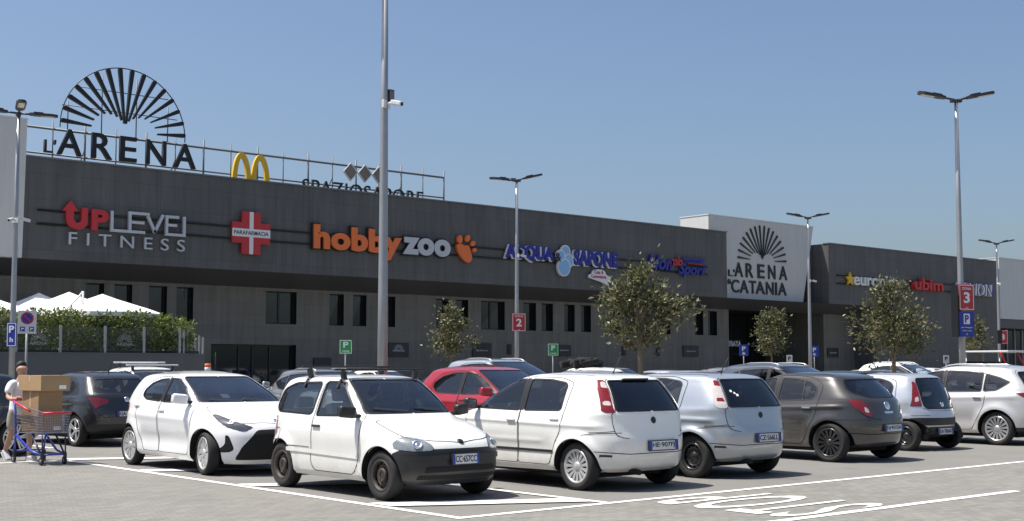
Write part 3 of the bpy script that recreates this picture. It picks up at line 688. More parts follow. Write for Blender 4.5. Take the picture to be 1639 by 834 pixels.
# tiny five-door with a glass rear hatch
TD1 = roundp([(.86, .95), (.82, .50), (.74, .28), (-.18, .28), (-.20, .60), (-.195, 1.39), (.0, 1.40), (.18, 1.37), (.52, 1.2)], .05)
TD2 = roundp([(-.18, .28), (-.70, .28), (-.82, .52), (-.92, .76), (-.95, 1.0), (-.93, 1.30), (-.70, 1.385), (-.195, 1.395)], .06)
THd = roundp([(.98, -.9), (.98, .63), (1.28, .64), (1.55, .56), (1.70, .35), (1.74, 0), (1.74, -.9)], .1)
SPECS['minicar'] = dict(m=2.7, boxy=(1.3, 1.2), axle=1.17, r=.278, ra=.325,
    levels=[(-1.34, .25, 1.64, .19, .68), (-1.47, .31, 1.76, .26, .765), (-1.545, .42, 1.82, .40, .805), (-1.56, .56, 1.825, .56, .815), (-1.54, .70, 1.76, .68, .808), (-1.50, .80, 1.60, .78, .795),
            (-1.47, .90, 1.32, .87, .778), (-1.44, .98, .98, .955, .752), (-1.37, 1.12, .62, 1.14, .705), (-1.28, 1.27, .22, 1.32, .640), (-1.19, 1.38, .0, 1.41, .580), (-1.0, 1.432, -.2, 1.445, .47), (-.78, 1.456, -.42, 1.46, .26), (-.62, 1.462, -.58, 1.462, 0)],
    nF=[3.8]*6+[5, 7, 9, 10, 9, 7, 5, 4], nR=[4, 4, 4.2, 4.4, 4.6, 5, 5.2, 5.4, 5.6, 6, 6, 6, 5, 4], flare=.026, flarew=.07, hollow=(.50, .14, .016),
    glass=[('windscreen', M_screen, 'F', roundp([(-1, .99), (.67, .99), (.545, 1.39), (-1, 1.39)], .05), 'center'),
           ('rear_window', M_glass_dark, 'R', roundp([(-1, .775), (.44, .79), (.50, .84), (.515, .98), (.455, 1.30), (.40, 1.355), (-1, 1.37)], .06), 'center'),
           ('side_window', M_glass, 'S', roundp([(.74, .985), (.68, 1.045), (.22, 1.31), (.0, 1.355), (-.14, 1.36), (-.14, .96)], .03), 'pair'),
           ('side_window', M_glass_dark, 'S', roundp([(-.245, .96), (-.245, 1.355), (-.58, 1.345), (-.80, 1.28), (-.88, 1.20), (-.86, 1.05), (-.78, .98)], .06), 'pair')],
    lamps=[('headlight', M_lampclear, 'FC', roundp([(-.82, .56), (-.96, .64), (-.72, .73), (-.44, .80), (-.50, .66)], .04), 'pair'),
           ('lamp_lens', M_lampwhite, 'R', roundp([(.56, .93), (.555, 1.02), (.605, 1.0), (.63, .91)], .02), 'pair'),
           ('tail_light', M_red, 'R', roundp([(.535, .83), (.535, .98), (.475, 1.28), (.53, 1.30), (.63, 1.05), (.69, .83)], .025), 'pair'),
           ('grille', M_dark, 'F', roundp([(-1.2, .28), (.56, .28), (.50, .44), (-1.2, .46)], .05), 'center'),
           ('bumper_insert', M_black, 'R', roundp([(-1.2, .475), (.66, .475), (.735, .53), (.735, .61), (.64, .62), (-1.2, .60)], .03), 'center'),
           ('bumper_insert', M_black, 'R', roundp([(-1.2, .22), (.60, .22), (.46, .45), (-1.2, .45)], .04), 'center')],
    panels=[('door', 'paint', 'S', TD1, 'pair'), ('door', 'paint', 'S', TD2, 'pair'), ('hood', 'paint', 'T', THd, 'center')],
    gaps=[('S', TD1, True), ('S', TD2, True), ('T', [p for p in THd if p[1] > -.5][:-1], False), ('R', [(0, .74), (.40, .75), (.53, .80)], False), ('S', [(-1.25, .66), (-1.55, .66)], False)],
    trims=[('window_trim', M_black, 'S', [(-.195, .96), (-.195, 1.37)], .08, .0035, False)],
    handles=[(-.08, .84, 'paint'), (-.78, .86, 'paint')], mirror=(.66, .97, M_black, .95), seat=(-.12, .50, .73), dash=(.72, .87), zin=.58)

# tall compact people carrier
MD1 = roundp([(1.05, 1.04), (1.0, .55), (.92, .30), (-.10, .30), (-.14, .60), (-.13, 1.52), (.1, 1.54), (.30, 1.50), (.75, 1.28)], .05)
MD2 = roundp([(-.10, .30), (-.78, .30), (-.96, .58), (-1.06, .78), (-1.10, 1.05), (-1.12, 1.40), (-.80, 1.51), (-.13, 1.53)], .07)
MH = roundp([(1.22, -.9), (1.22, .74), (1.6, .76), (1.92, .68), (2.08, .4), (2.13, 0), (2.13, -.9)], .1)
MT = roundp([(-1.2, .66), (.60, .68), (.68, .78), (.70, 1.0), (.56, 1.50), (-1.2, 1.54)], .06)
SPECS['minivan'] = dict(axle=1.325, r=.337, ra=.385,
    levels=[(-1.84, .25, 2.02, .19, .78), (-2.00, .31, 2.14, .26, .87), (-2.10, .46, 2.20, .42, .905), (-2.12, .62, 2.20, .60, .915), (-2.09, .80, 2.12, .76, .912), (-2.06, .93, 1.94, .88, .898),
            (-2.04, 1.03, 1.62, .98, .872), (-2.01, 1.09, 1.22, 1.065, .836), (-1.88, 1.24, .80, 1.26, .775), (-1.72, 1.40, .34, 1.46, .695), (-1.60, 1.52, .06, 1.56, .630), (-1.36, 1.585, -.2, 1.60, .51), (-1.0, 1.618, -.5, 1.622, .28), (-.8, 1.625, -.74, 1.625, 0)],
    nF=[4]*6+[5, 7, 9, 10, 9, 7, 5, 4], nR=[5, 5, 5, 5, 5.5, 6, 6, 6, 7, 7, 7, 6, 5, 4], flare=.034, flarew=.09, hollow=(.52, .16, .022), crease=[(.93, -.03, .012, .05, -1.9, 1.2)],
    glass=[('windscreen', M_screen, 'F', roundp([(-1, 1.10), (.76, 1.10), (.60, 1.54), (-1, 1.54)], .05), 'center'),
           ('rear_window', M_glass_dark, 'R', roundp([(-1, 1.11), (.66, 1.11), (.53, 1.47), (-1, 1.49)], .06), 'center'),
           ('side_window', M_glass_dark, 'S', roundp([(.94, 1.09), (.86, 1.15), (.28, 1.45), (.0, 1.49), (-.09, 1.495), (-.09, 1.055)], .03), 'pair'),
           ('side_window', M_glass_dark, 'S', roundp([(-.17, 1.055), (-.17, 1.495), (-.60, 1.48), (-.98, 1.44), (-.98, 1.07)], .03), 'pair'),
           ('quarter_window', M_glass_dark, 'S', roundp([(-1.03, 1.075), (-1.03, 1.435), (-1.34, 1.36), (-1.58, 1.27), (-1.30, 1.10)], .04), 'pair')],
    lamps=[('headlight', M_lampclear, 'FC', roundp([(-.98, .66), (-1.14, .74), (-.88, .83), (-.54, .90), (-.60, .76)], .04), 'pair'),
           ('tail_light', M_red, 'RC', roundp([(-.62, 1.05), (-.90, 1.07), (-1.06, 1.04), (-1.08, .92), (-.93, .90), (-.78, .96)], .03), 'pair'),
           ('grille', M_dark, 'F', roundp([(-1.2, .28), (.70, .28), (.60, .54), (-1.2, .56)], .05), 'center')],
    panels=[('door', 'paint', 'S', MD1, 'pair'), ('door', 'paint', 'S', MD2, 'pair'), ('hood', 'paint', 'T', MH, 'center'), ('tailgate', 'paint', 'R', MT, 'center'),
            ('rear_bumper', M_black, 'B', [(-2.6, .05), (-1.6, .05), (-1.6, .36), (-2.6, .40)], 'both')],
    gaps=[('S', MD1, True), ('S', MD2, True), ('T', [p for p in MH if p[1] > -.5][:-1], False), ('R', [p for p in MT if p[0] > -.5], False)],
    trims=[('window_trim', M_black, 'S', [(-.13, 1.055), (-.13, 1.505)], .06, .0035, False), ('window_trim', M_chrome, 'S', [(.92, 1.065), (-.09, 1.035), (-1.0, 1.05), (-1.32, 1.08)], .018, .004, False)],
    handles=[(.02, .93, M_chrome), (-.92, .95, M_chrome)], mirror=(.84, 1.06, 'paint', 1.1), seat=(-.10, .58, .84), dash=(.86, .97), zin=.66)

# crossover / small SUV
VD1 = roundp([(.98, 1.04), (.94, .60), (.86, .36), (-.16, .36), (-.19, .60), (-.185, 1.50), (.04, 1.52), (.24, 1.49), (.62, 1.30)], .05)
VD2 = roundp([(-.16, .36), (-.80, .36), (-.94, .62), (-1.04, .82), (-1.08, 1.06), (-1.10, 1.32), (-.84, 1.47), (-.50, 1.50), (-.185, 1.51)], .08)
VH = roundp([(1.12, -.9), (1.12, .74), (1.5, .78), (1.84, .72), (2.02, .45), (2.08, 0), (2.08, -.9)], .1)
VT = roundp([(-1.2, .66), (.58, .68), (.68, .78), (.70, 1.02), (.53, 1.46), (-1.2, 1.50)], .06)
SPECS['crossover'] = dict(axle=1.31, r=.345, ra=.395,
    levels=[(-1.80, .28, 1.98, .22, .76), (-1.95, .36, 2.10, .30, .85), (-2.03, .50, 2.16, .46, .890), (-2.04, .66, 2.16, .64, .900), (-2.0, .82, 2.10, .79, .897), (-1.97, .94, 1.90, .90, .884),
            (-1.94, 1.03, 1.56, .99, .860), (-1.90, 1.095, 1.12, 1.065, .824), (-1.74, 1.23, .72, 1.23, .762), (-1.54, 1.39, .28, 1.43, .682), (-1.40, 1.495, .02, 1.53, .620), (-1.18, 1.555, -.22, 1.57, .50), (-.9, 1.588, -.5, 1.592, .28), (-.72, 1.597, -.68, 1.597, 0)],
    nF=[4]*6+[5, 7, 9, 10, 9, 7, 5, 4], nR=[5, 5, 5, 5, 5.5, 5.5, 5.5, 6, 6.5, 7, 7, 6, 5, 4], flare=.036, flarew=.09, hollow=(.56, .15, .026), crease=[(.92, -.02, .014, .05, -1.8, 1.1)],
    glass=[('windscreen', M_screen, 'F', roundp([(-1, 1.10), (.695, 1.10), (.55, 1.51), (-1, 1.51)], .05), 'center'),
           ('rear_window', M_glass_dark, 'R', roundp([(-1, 1.125), (.62, 1.125), (.66, 1.16), (.52, 1.43), (-1, 1.46)], .05), 'center'),
           ('side_window', M_glass, 'S', roundp([(.80, 1.085), (.74, 1.14), (.23, 1.42), (.0, 1.465), (-.14, 1.47), (-.14, 1.06)], .04), 'pair'),
           ('side_window', M_glass_dark, 'S', roundp([(-.235, 1.06), (-.235, 1.47), (-.55, 1.455), (-.86, 1.39), (-1.06, 1.27), (-1.05, 1.18), (-.90, 1.09)], .06), 'pair')],
    lamps=[('headlight', M_lampclear, 'FC', roundp([(-.98, .66), (-1.14, .74), (-.88, .83), (-.54, .90), (-.60, .76)], .04), 'pair'),
           ('tail_light', M_red, 'RC', roundp([(-.66, 1.05), (-.88, 1.05), (-1.08, 1.0), (-1.08, .91), (-.95, .88), (-.84, .80), (-.78, .92)], .03), 'pair'),
           ('grille', M_dark, 'F', roundp([(-1.2, .34), (.66, .34), (.56, .62), (-1.2, .64)], .05), 'center')],
    panels=[('door', 'paint', 'S', VD1, 'pair'), ('door', 'paint', 'S', VD2, 'pair'), ('hood', 'paint', 'T', VH, 'center'), ('tailgate', 'paint', 'R', VT, 'center'),
            ('rear_bumper', M_black, 'B', [(-2.6, .05), (-1.5, .05), (-1.5, .44), (-1.7, .48), (-2.6, .50)], 'both'),
            ('front_bumper', M_black, 'B', [(1.5, .05), (2.6, .05), (2.6, .42), (1.5, .40)], 'both')],
    gaps=[('S', VD1, True), ('S', VD2, True), ('T', [p for p in VH if p[1] > -.5][:-1], False), ('R', [p for p in VT if p[0] > -.5], False)],
    trims=[('window_trim', M_black, 'S', [(-.187, 1.06), (-.187, 1.485)], .085, .0035, False), ('sill_cladding', M_black, 'S', [(-.90, .34), (.90, .34)], .09, .008, False)],
    handles=[(-.04, .96, 'paint'), (-.90, .98, 'paint')], mirror=(.80, 1.06, 'paint', 1.1), seat=(-.12, .60, .83), dash=(.80, .98), zin=.68)
# ------------------------------------------------------------------ setting: ground, markings
def tex_ground(name, c0, c1, brick=None, bump=.15, nscale=.6):
    m, nt, b = nodes(name); L = nt.links; N = nt.nodes.new
    tc = N('ShaderNodeTexCoord'); b.inputs['Roughness'].default_value = .9; b.inputs['Specular IOR Level'].default_value = .25
    n1 = N('ShaderNodeTexNoise'); n1.inputs['Scale'].default_value = nscale; n1.inputs['Detail'].default_value = 8; n1.inputs['Roughness'].default_value = .7
    n2 = N('ShaderNodeTexNoise'); n2.inputs['Scale'].default_value = 26; n2.inputs['Detail'].default_value = 5; n2.inputs['Roughness'].default_value = .8
    L.new(tc.outputs['Object'], n1.inputs['Vector']); L.new(tc.outputs['Object'], n2.inputs['Vector'])
    a = N('ShaderNodeMath'); a.operation = 'ADD'; L.new(n1.outputs['Fac'], a.inputs[0]); L.new(n2.outputs['Fac'], a.inputs[1])
    mr = N('ShaderNodeMapRange'); mr.inputs[1].default_value = .62; mr.inputs[2].default_value = 1.38; L.new(a.outputs[0], mr.inputs[0])
    mx = N('ShaderNodeMix'); mx.data_type = 'RGBA'; mx.inputs[6].default_value = (*c0, 1); mx.inputs[7].default_value = (*c1, 1); L.new(mr.outputs[0], mx.inputs[0])
    col = mx.outputs[2]; h = n2.outputs['Fac']
    if brick:
        bt = N('ShaderNodeTexBrick'); bt.inputs['Scale'].default_value = 1; bt.inputs['Brick Width'].default_value = brick[0]; bt.inputs['Row Height'].default_value = brick[1]
        bt.inputs['Mortar Size'].default_value = brick[2]; bt.inputs['Color1'].default_value = (.87, .87, .87, 1); bt.inputs['Color2'].default_value = (1.08, 1.08, 1.07, 1); bt.inputs['Mortar'].default_value = (.66, .65, .63, 1)
        bt.inputs['Mortar Smooth'].default_value = .3
        L.new(tc.outputs['Object'], bt.inputs['Vector'])
        mm = N('ShaderNodeMix'); mm.data_type = 'RGBA'; mm.blend_type = 'MULTIPLY'; mm.inputs[0].default_value = 1
        L.new(col, mm.inputs[6]); L.new(bt.outputs['Color'], mm.inputs[7]); col = mm.outputs[2]
    # old oil spots and tyre scuffs
    n3 = N('ShaderNodeTexNoise'); n3.inputs['Scale'].default_value = 1.7; n3.inputs['Detail'].default_value = 3
    L.new(tc.outputs['Object'], n3.inputs['Vector'])
    r3 = N('ShaderNodeMapRange'); r3.inputs[1].default_value = .62; r3.inputs[2].default_value = .80; r3.inputs[3].default_value = 1; r3.inputs[4].default_value = .72; L.new(n3.outputs['Fac'], r3.inputs[0])
    m3 = N('ShaderNodeMix'); m3.data_type = 'RGBA'; m3.blend_type = 'MULTIPLY'; m3.inputs[0].default_value = 1; L.new(col, m3.inputs[6]); L.new(r3.outputs[0], m3.inputs[7]); col = m3.outputs[2]
    L.new(col, b.inputs['Base Color'])
    bp = N('ShaderNodeBump'); bp.inputs['Strength'].default_value = bump; bp.inputs['Distance'].default_value = .01; L.new(h, bp.inputs['Height']); L.new(bp.outputs[0], b.inputs['Normal'])
    return m
M_asph = tex_ground('bay_asphalt', (.140, .136, .127), (.200, .193, .180))
M_pave = tex_ground('block_paving', (.168, .164, .150), (.226, .219, .200), (.21, .105, .007), .25)
def line_mat():
    m, nt, b = nodes('road_paint'); L = nt.links; N = nt.nodes.new
    tc = N('ShaderNodeTexCoord'); n = N('ShaderNodeTexNoise'); n.inputs['Scale'].default_value = 9; n.inputs['Detail'].default_value = 8; n.inputs['Roughness'].default_value = .75
    mr = N('ShaderNodeMapRange'); mr.inputs[1].default_value = .30; mr.inputs[2].default_value = .52
    mx = N('ShaderNodeMix'); mx.data_type = 'RGBA'; mx.inputs[6].default_value = (.42, .40, .37, 1); mx.inputs[7].default_value = (.76, .75, .71, 1)
    L.new(tc.outputs['Object'], n.inputs['Vector']); L.new(n.outputs['Fac'], mr.inputs[0]); L.new(mr.outputs[0], mx.inputs[0]); L.new(mx.outputs[2], b.inputs['Base Color'])
    b.inputs['Roughness'].default_value = .7; return m
M_line = line_mat()
def sheet(name, polys, z, m, label=None):
    b = MB()
    for p in polys: b.quad(*[(x, y, z) for x, y in p])
    o = b.build(name, m, recalc=False); tag(o, None, None, None, 'structure'); return o
def rect(x0, y0, x1, y1): return [(x0, y0), (x1, y0), (x1, y1), (x0, y1)]
sheet('ground', [rect(-900, -900, 1200, 1200)], 0, M_asph)
LX, LY = 8.02, 10.22           # edge of the parking bays
sheet('pavement', [rect(-60, -60, 160, LY+.05), rect(-60, LY+.05, LX-.05, 60), rect(LX-.05, 20.95, 160, 23.4), rect(LX-.05, 48, 160, 56)], .004, M_pave)
W = .115
def stripe(x0, y0, x1, y1, w=W):
    d = Vector((x1-x0, y1-y0)); d.normalize(); n = Vector((-d.y, d.x))*w/2
    return [(x0+n.x, y0+n.y), (x0-n.x, y0-n.y), (x1-n.x, y1-n.y), (x1+n.x, y1+n.y)]
lines = [stripe(LX-.06, LY, 70, LY+.55)] + [stripe(LX, LY+.06, LX, 20.95)]
lines += [stripe(-20, 20.95, LX+.06, 20.95)]
lines += [stripe(10.22, LY+.10, 10.22, 20.9)]
for k in range(1, 18): lines.append(stripe(10.22+2.62*k, 15.55, 10.22+2.62*k, 20.9))
lines += [stripe(10.28, 15.5, 62, 15.5)]
for k in range(0, 24): lines.append(stripe(6.4+2.62*k, 24.2, 6.4+2.62*k, 33.6))
for k in range(0, 24): lines.append(stripe(6.4+2.62*k, 37.6, 6.4+2.62*k, 47))
lines += [stripe(6.4, 28.9, 66, 28.9), stripe(6.4, 42.3, 66, 42.3), stripe(-20, 24.2, 6.4, 24.2)]
sheet('bay_marking', lines, .010, M_line)
hz = []
for k in range(4):          # broad slanting bars of the no-parking zone
    y0 = 12.0+3.1*k; hz.append([(LX+.08, y0), (LX+.08, y0-.44), (10.14, y0-.44-1.08), (10.14, y0-1.08)])
sheet('hatched_zone_marking', hz, .014, M_line)
dash = [stripe(3.2, 7.93, 15.1, 7.93, .13), stripe(19.5, 8.1, 25.5, 8.3, .13), stripe(30, 8.5, 36, 8.7, .13)]
sheet('lane_marking', dash, .010, M_line)
me = text_mesh('STOP', 0, 1.96, 0, 1.90, .002, .004, spacing=1.08)
v = np.empty(len(me.vertices)*3, 'f'); me.vertices.foreach_get('co', v); v = v.reshape(-1, 3)
me.vertices.foreach_set('co', np.stack([12.50-v[:, 2], 8.06+v[:, 0], .010-v[:, 1]], 1).ravel()); me.update()
tag(link('stop_marking', me, None, M_line), None, None, None, 'structure')

# ------------------------------------------------------------------ setting: the shopping centre
def clad(name, col, bw, bh, mort=.012, dark=.72, streak=.16, rough=.55, spec=.3):
    m, nt, b = nodes(name); L = nt.links; N = nt.nodes.new
    tc = N('ShaderNodeTexCoord'); sp = N('ShaderNodeSeparateXYZ'); cb = N('ShaderNodeCombineXYZ'); L.new(tc.outputs['Object'], sp.inputs[0])
    ad = N('ShaderNodeMath'); ad.operation = 'ADD'; L.new(sp.outputs['X'], ad.inputs[0]); L.new(sp.outputs['Y'], ad.inputs[1])
    L.new(ad.outputs[0], cb.inputs[0]); L.new(sp.outputs['Z'], cb.inputs[1])
    bt = N('ShaderNodeTexBrick'); bt.offset = 0; bt.inputs['Scale'].default_value = 1; bt.inputs['Brick Width'].default_value = bw; bt.inputs['Row Height'].default_value = bh; bt.inputs['Mortar Size'].default_value = mort
    bt.inputs['Color1'].default_value = (.93, .93, .93, 1); bt.inputs['Color2'].default_value = (1.06, 1.06, 1.06, 1); bt.inputs['Mortar'].default_value = (dark, dark, dark, 1); bt.inputs['Mortar Smooth'].default_value = .2
    L.new(cb.outputs[0], bt.inputs['Vector'])
    mp = N('ShaderNodeMapping'); mp.inputs['Scale'].default_value = (2.2, .16, 1); L.new(cb.outputs[0], mp.inputs[0])
    n = N('ShaderNodeTexNoise'); n.inputs['Scale'].default_value = 1.5; n.inputs['Detail'].default_value = 7; n.inputs['Roughness'].default_value = .65; L.new(mp.outputs[0], n.inputs['Vector'])
    mr = N('ShaderNodeMapRange'); mr.inputs[1].default_value = .3; mr.inputs[2].default_value = .7; mr.inputs[3].default_value = 1-streak; mr.inputs[4].default_value = 1+streak; L.new(n.outputs['Fac'], mr.inputs[0])
    a = N('ShaderNodeMix'); a.data_type = 'RGBA'; a.blend_type = 'MULTIPLY'; a.inputs[0].default_value = 1; a.inputs[6].default_value = (*col, 1); L.new(bt.outputs['Color'], a.inputs[7])
    c = N('ShaderNodeMix'); c.data_type = 'RGBA'; c.blend_type = 'MULTIPLY'; c.inputs[0].default_value = 1; L.new(a.outputs[2], c.inputs[6]); L.new(mr.outputs[0], c.inputs[7])
    L.new(c.outputs[2], b.inputs['Base Color']); b.inputs['Roughness'].default_value = rough; b.inputs['Specular IOR Level'].default_value = spec
    return m
M_clad = clad('dark_cladding', (.106, .104, .101), 1.25, 1.14, .011, .70, .20)
M_tile = clad('dark_stone_tiles', (.168, .157, .137), 1.6, .62, .010, .74, .20)
M_band = mat('soffit_band', (.074, .074, .077), .5, var=.12, vscale=.7)
M_white = clad('white_panel', (.56, .56, .54), 40, 40, .001, .9, .05, .5)
M_coping = mat('coping_metal', (.16, .16, .165), .45)
M_whitecop = mat('white_coping', (.6, .61, .62), .45)
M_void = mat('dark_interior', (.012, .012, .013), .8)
M_wglass = mat('window_glass', (.010, .013, .016), .03, spec=.9)
M_frame = mat('window_frame', (.012, .012, .013), .4)
M_reveal = mat('window_reveal', (.010, .010, .011), .6)

def wall_open(b, x0, x1, z0, z1, y, ops, depth, rb):
    """wall sheet with openings; rb collects the jambs"""
    xs = sorted({x0, x1, *[o[0] for o in ops], *[o[1] for o in ops]}); zs = sorted({z0, z1, *[o[2] for o in ops], *[o[3] for o in ops]})
    for xa, xb in zip(xs, xs[1:]):
        for za, zb in zip(zs, zs[1:]):
            cx, cz = (xa+xb)/2, (za+zb)/2
            if any(o[0] < cx < o[1] and o[2] < cz < o[3] for o in ops): continue
            b.quad((xa, y, za), (xb, y, za), (xb, y, zb), (xa, y, zb))
    for (xa, xb, za, zb) in ops:
        e = y+depth
        for q in (((xa, y, za), (xa, y, zb), (xa, e, zb), (xa, e, za)), ((xb, y, za), (xb, e, za), (xb, e, zb), (xb, y, zb)), ((xa, y, zb), (xb, y, zb), (xb, e, zb), (xa, e, zb)), ((xa, y, za), (xa, e, za), (xb, e, za), (xb, y, za))): rb.quad(*q)

mall = thing('shopping_centre', 'long dark grey two-storey shopping centre with an overhanging upper front, nearest of the dark blocks', 'building', (40, 58, 0))
def P(x, y, z, o=(40, 58, 0)): return (x-o[0], y-o[1], z-o[2])
off = Matrix.Translation((-40, -58, 0))
def mpart(b, name, m, par=mall, mat4=None):
    return link(name, b.mesh(name, False, mat4 or off), par, m)
b = MB()   # upper front
b.span((19.25, 56, 6.43), (67.42, 80, 10.98)); mpart(b, 'upper_wall', M_clad)
b = MB(); b.span((19.2, 55.93, 10.983), (67.47, 56.5, 11.05)); b.span((67.2, 56.5, 10.983), (67.47, 80, 11.05)); mpart(b, 'coping', M_coping)
b = MB()   # leaning soffit band
b.bm.faces.new([b.bm.verts.new(p) for p in ((-12, 56, 6.428), (81.2, 56, 6.428), (81.2, 58.02, 5.75), (-12, 58.02, 5.75))])
mpart(b, 'soffit_band', M_band)
wins = [(23.0, 23.9), (24.4, 25.3), (26.15, 27.10), (27.60, 28.50), (32.60, 34.45), (36.50, 37.42), (38.0, 38.9), (40.0, 40.85), (43.72, 44.66), (45.2, 46.12), (47.1, 48.96), (50.47, 51.5), (51.97, 52.92), (53.89, 54.8), (55.36, 56.24), (58.0, 58.9), (59.4, 60.3), (61.9, 63.8), (66.3, 67.2), (67.7, 68.68)]
ops = [(a, c, 3.88, 5.60) for a, c in wins] + [(29.52, 34.45, 0, 2.79)]
b = MB(); rb = MB(); wall_open(b, -12, 69.96, 0, 6.43, 58, ops, .34, rb); rb.bm.free()
b.quad((69.96, 58, 0), (69.96, 64, 0), (69.96, 64, 6), (69.96, 58, 6))
mpart(b, 'lower_wall', M_tile)
random.seed(3)
for i, (a, c) in enumerate(wins):
    b = MB(); z0, z1 = 3.88, 5.60; y = 58.34
    b.span((a, y-.05, z0), (a+.06, y+.02, z1)); b.span((c-.06, y-.05, z0), (c, y+.02, z1)); b.span((a+.06, y-.05, z0), (c-.06, y+.02, z0+.06)); b.span((a+.06, y-.05, z1-.06), (c-.06, y+.02, z1))
    if c-a > 1.4: b.span(((a+c)/2-.05, y-.052, z0+.06), ((a+c)/2+.05, y+.02, z1-.06))
    f = mpart(b, 'window', M_frame); rb = MB(); e = 58.34
    for q in (((a, 58, z0), (a, 58, z1), (a, e, z1), (a, e, z0)), ((c, 58, z0), (c, e, z0), (c, e, z1), (c, 58, z1)), ((a, 58, z1), (c, 58, z1), (c, e, z1), (a, e, z1)), ((a, 58, z0), (a, e, z0), (c, e, z0), (c, 58, z0))): rb.quad(*q)
    bmesh.ops.remove_doubles(rb.bm, verts=rb.bm.verts, dist=1e-4); mpart(rb, 'window_reveal', M_reveal, f)
    g = MB(); t = random.uniform(-.012, .012)
    g.quad((a+.03, y-.01+t, z0+.03), (c-.03, y-.01, z0+.03), (c-.03, y-.01+t, z1-.03), (a+.03, y-.01, z1-.03)); o = mpart(g, 'window_pane', M_wglass, f)
b = MB(); b.span((29.5, 58.30, 0), (29.62, 58.42, 2.79)); b.span((34.33, 58.30, 0), (34.45, 58.42, 2.79))
for x in (31.2, 32.0, 33.0): b.span((x, 58.30, 0), (x+.07, 58.42, 2.70))
b.span((29.62, 58.30, 2.70), (34.33, 58.42, 2.79)); sd_ = mpart(b, 'shop_front', M_frame)
rb = MB()
for q in (((29.5, 58, 0), (29.5, 58, 2.79), (29.5, 58.4, 2.79), (29.5, 58.4, 0)), ((34.46, 58, 0), (34.46, 58.4, 0), (34.46, 58.4, 2.79), (34.46, 58, 2.79)), ((29.5, 58, 2.795), (34.46, 58, 2.795), (34.46, 58.4, 2.795), (29.5, 58.4, 2.795))): rb.quad(*q)
bmesh.ops.remove_doubles(rb.bm, verts=rb.bm.verts, dist=.01); mpart(rb, 'door_reveal', M_reveal, sd_)
g = MB(); g.quad((29.6, 58.37, 0), (34.4, 58.37, 0), (34.4, 58.37, 2.72), (29.6, 58.37, 2.72)); mpart(g, 'shop_front_pane', M_wglass, sd_)
# dark entrance hall under the white sign wall
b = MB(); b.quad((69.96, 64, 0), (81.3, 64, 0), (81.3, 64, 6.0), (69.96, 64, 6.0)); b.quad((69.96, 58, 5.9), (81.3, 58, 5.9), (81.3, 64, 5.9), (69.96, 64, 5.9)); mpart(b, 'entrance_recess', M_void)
b = MB()
for x in (70.2, 72.4, 74.6, 76.8, 79.0, 81.0): b.span((x, 63.5, 0), (x+.12, 63.7, 5.9))
b.span((70.2, 63.5, 2.6), (81.1, 63.65, 2.72)); f = mpart(b, 'entrance_glazing', M_frame)
g = MB(); g.quad((70.2, 63.62, 0), (81.1, 63.62, 0), (81.1, 63.62, 5.9), (70.2, 63.62, 5.9)); mpart(g, 'entrance_pane', M_wglass, f)
b = MB(); b.quad((67.42, 60.5, 6.0), (79.3, 60.5, 6.0), (79.3, 60.5, 11.0), (67.42, 60.5, 11.0)); b.quad((67.42, 60.5, 11.0), (79.3, 60.5, 11.0), (79.3, 80, 11.0), (67.42, 80, 11.0)); b.quad((67.42, 56.02, 6.425), (79.3, 56.02, 6.425), (79.3, 60.5, 6.425), (67.42, 60.5, 6.425))
mpart(b, 'link_wall', M_clad)
# right wing
wing = thing('shop_wing', 'dark grey shop block standing right of the white logo wall', 'building', (90, 58, 0)); off2 = Matrix.Translation((-90, -58, 0))
b = MB(); b.span((79.3, 56, 6.43), (104.2, 82, 10.98)); mpart(b, 'upper_wall', M_clad, wing, off2)
b = MB(); b.span((79.25, 55.93, 10.983), (104.25, 56.5, 11.05)); mpart(b, 'coping', M_coping, wing, off2)
b = MB(); b.prism([(85.6, 0), (104.2, 0), (104.2, 6.428), (84.9, 6.428)], 56.003, 58.5, 'xz'); mpart(b, 'lower_wall', M_clad, wing, off2)
b = MB(); b.quad((81.2, 56, 6.425), (84.95, 56, 6.425), (85.5, 58.02, 5.75), (81.2, 58.02, 5.75)); mpart(b, 'soffit_band', M_band, wing, off2)
b = MB(); b.quad((81.3, 58, 0), (85.6, 58, 0), (85.6, 58, 6.43), (81.3, 58, 6.43)); b.quad((81.3, 58, 0), (81.3, 64, 0), (81.3, 64, 6.43), (81.3, 58, 6.43)); mpart(b, 'recessed_wall', M_tile, wing, off2)
# white sign walls
def white_wall(label, poly, y0, y1, ox):
    t = thing('sign_wall', label, 'wall', (ox, y0, 0)); m4 = Matrix.Translation((-ox, -y0, 0))
    b = MB(); b.prism(poly, y0, y1, 'xz'); bmesh.ops.recalc_face_normals(b.bm, faces=b.bm.faces); mpart(b, 'wall_panel', M_white, t, m4)
    top = sorted(poly, key=lambda p: -p[1])[:2]; (xa, za), (xb, zb) = sorted(top)
    b = MB(); b.prism([(xa-.03, za+.004), (xb+.03, zb+.004), (xb+.03, zb+.07), (xa-.03, za+.07)], y0-.03, y1+.03, 'xz'); bmesh.ops.recalc_face_normals(b.bm, faces=b.bm.faces); mpart(b, 'coping', M_whitecop, t, m4); return t
white_wall('white slanted wall panel carrying the black fan logo above the main entrance', [(66.7, 6.5), (77.4, 6.5), (78.8, 12.25), (66.7, 12.25)], 57, 59.6, 72)
white_wall('plain white wall panel with slanted edge behind the nearest lamp post at the left', [(-10, 6.4), (19.12, 6.4), (19.12+.0, 6.41), (19.2, 12.52), (-10, 12.5)], 55.5, 60, 10)
white_wall('plain white wall panel closing the far right end of the building', [(104.5, 5.95), (140, 5.95), (140, 11.33), (104.5, 11.33)], 55.9, 60, 115)
b = MB(); b.span((104.3, 57.4, 0), (140, 58, 5.94)); o = b.mesh('shop_block', False, Matrix.Translation((-115, -58, 0)))
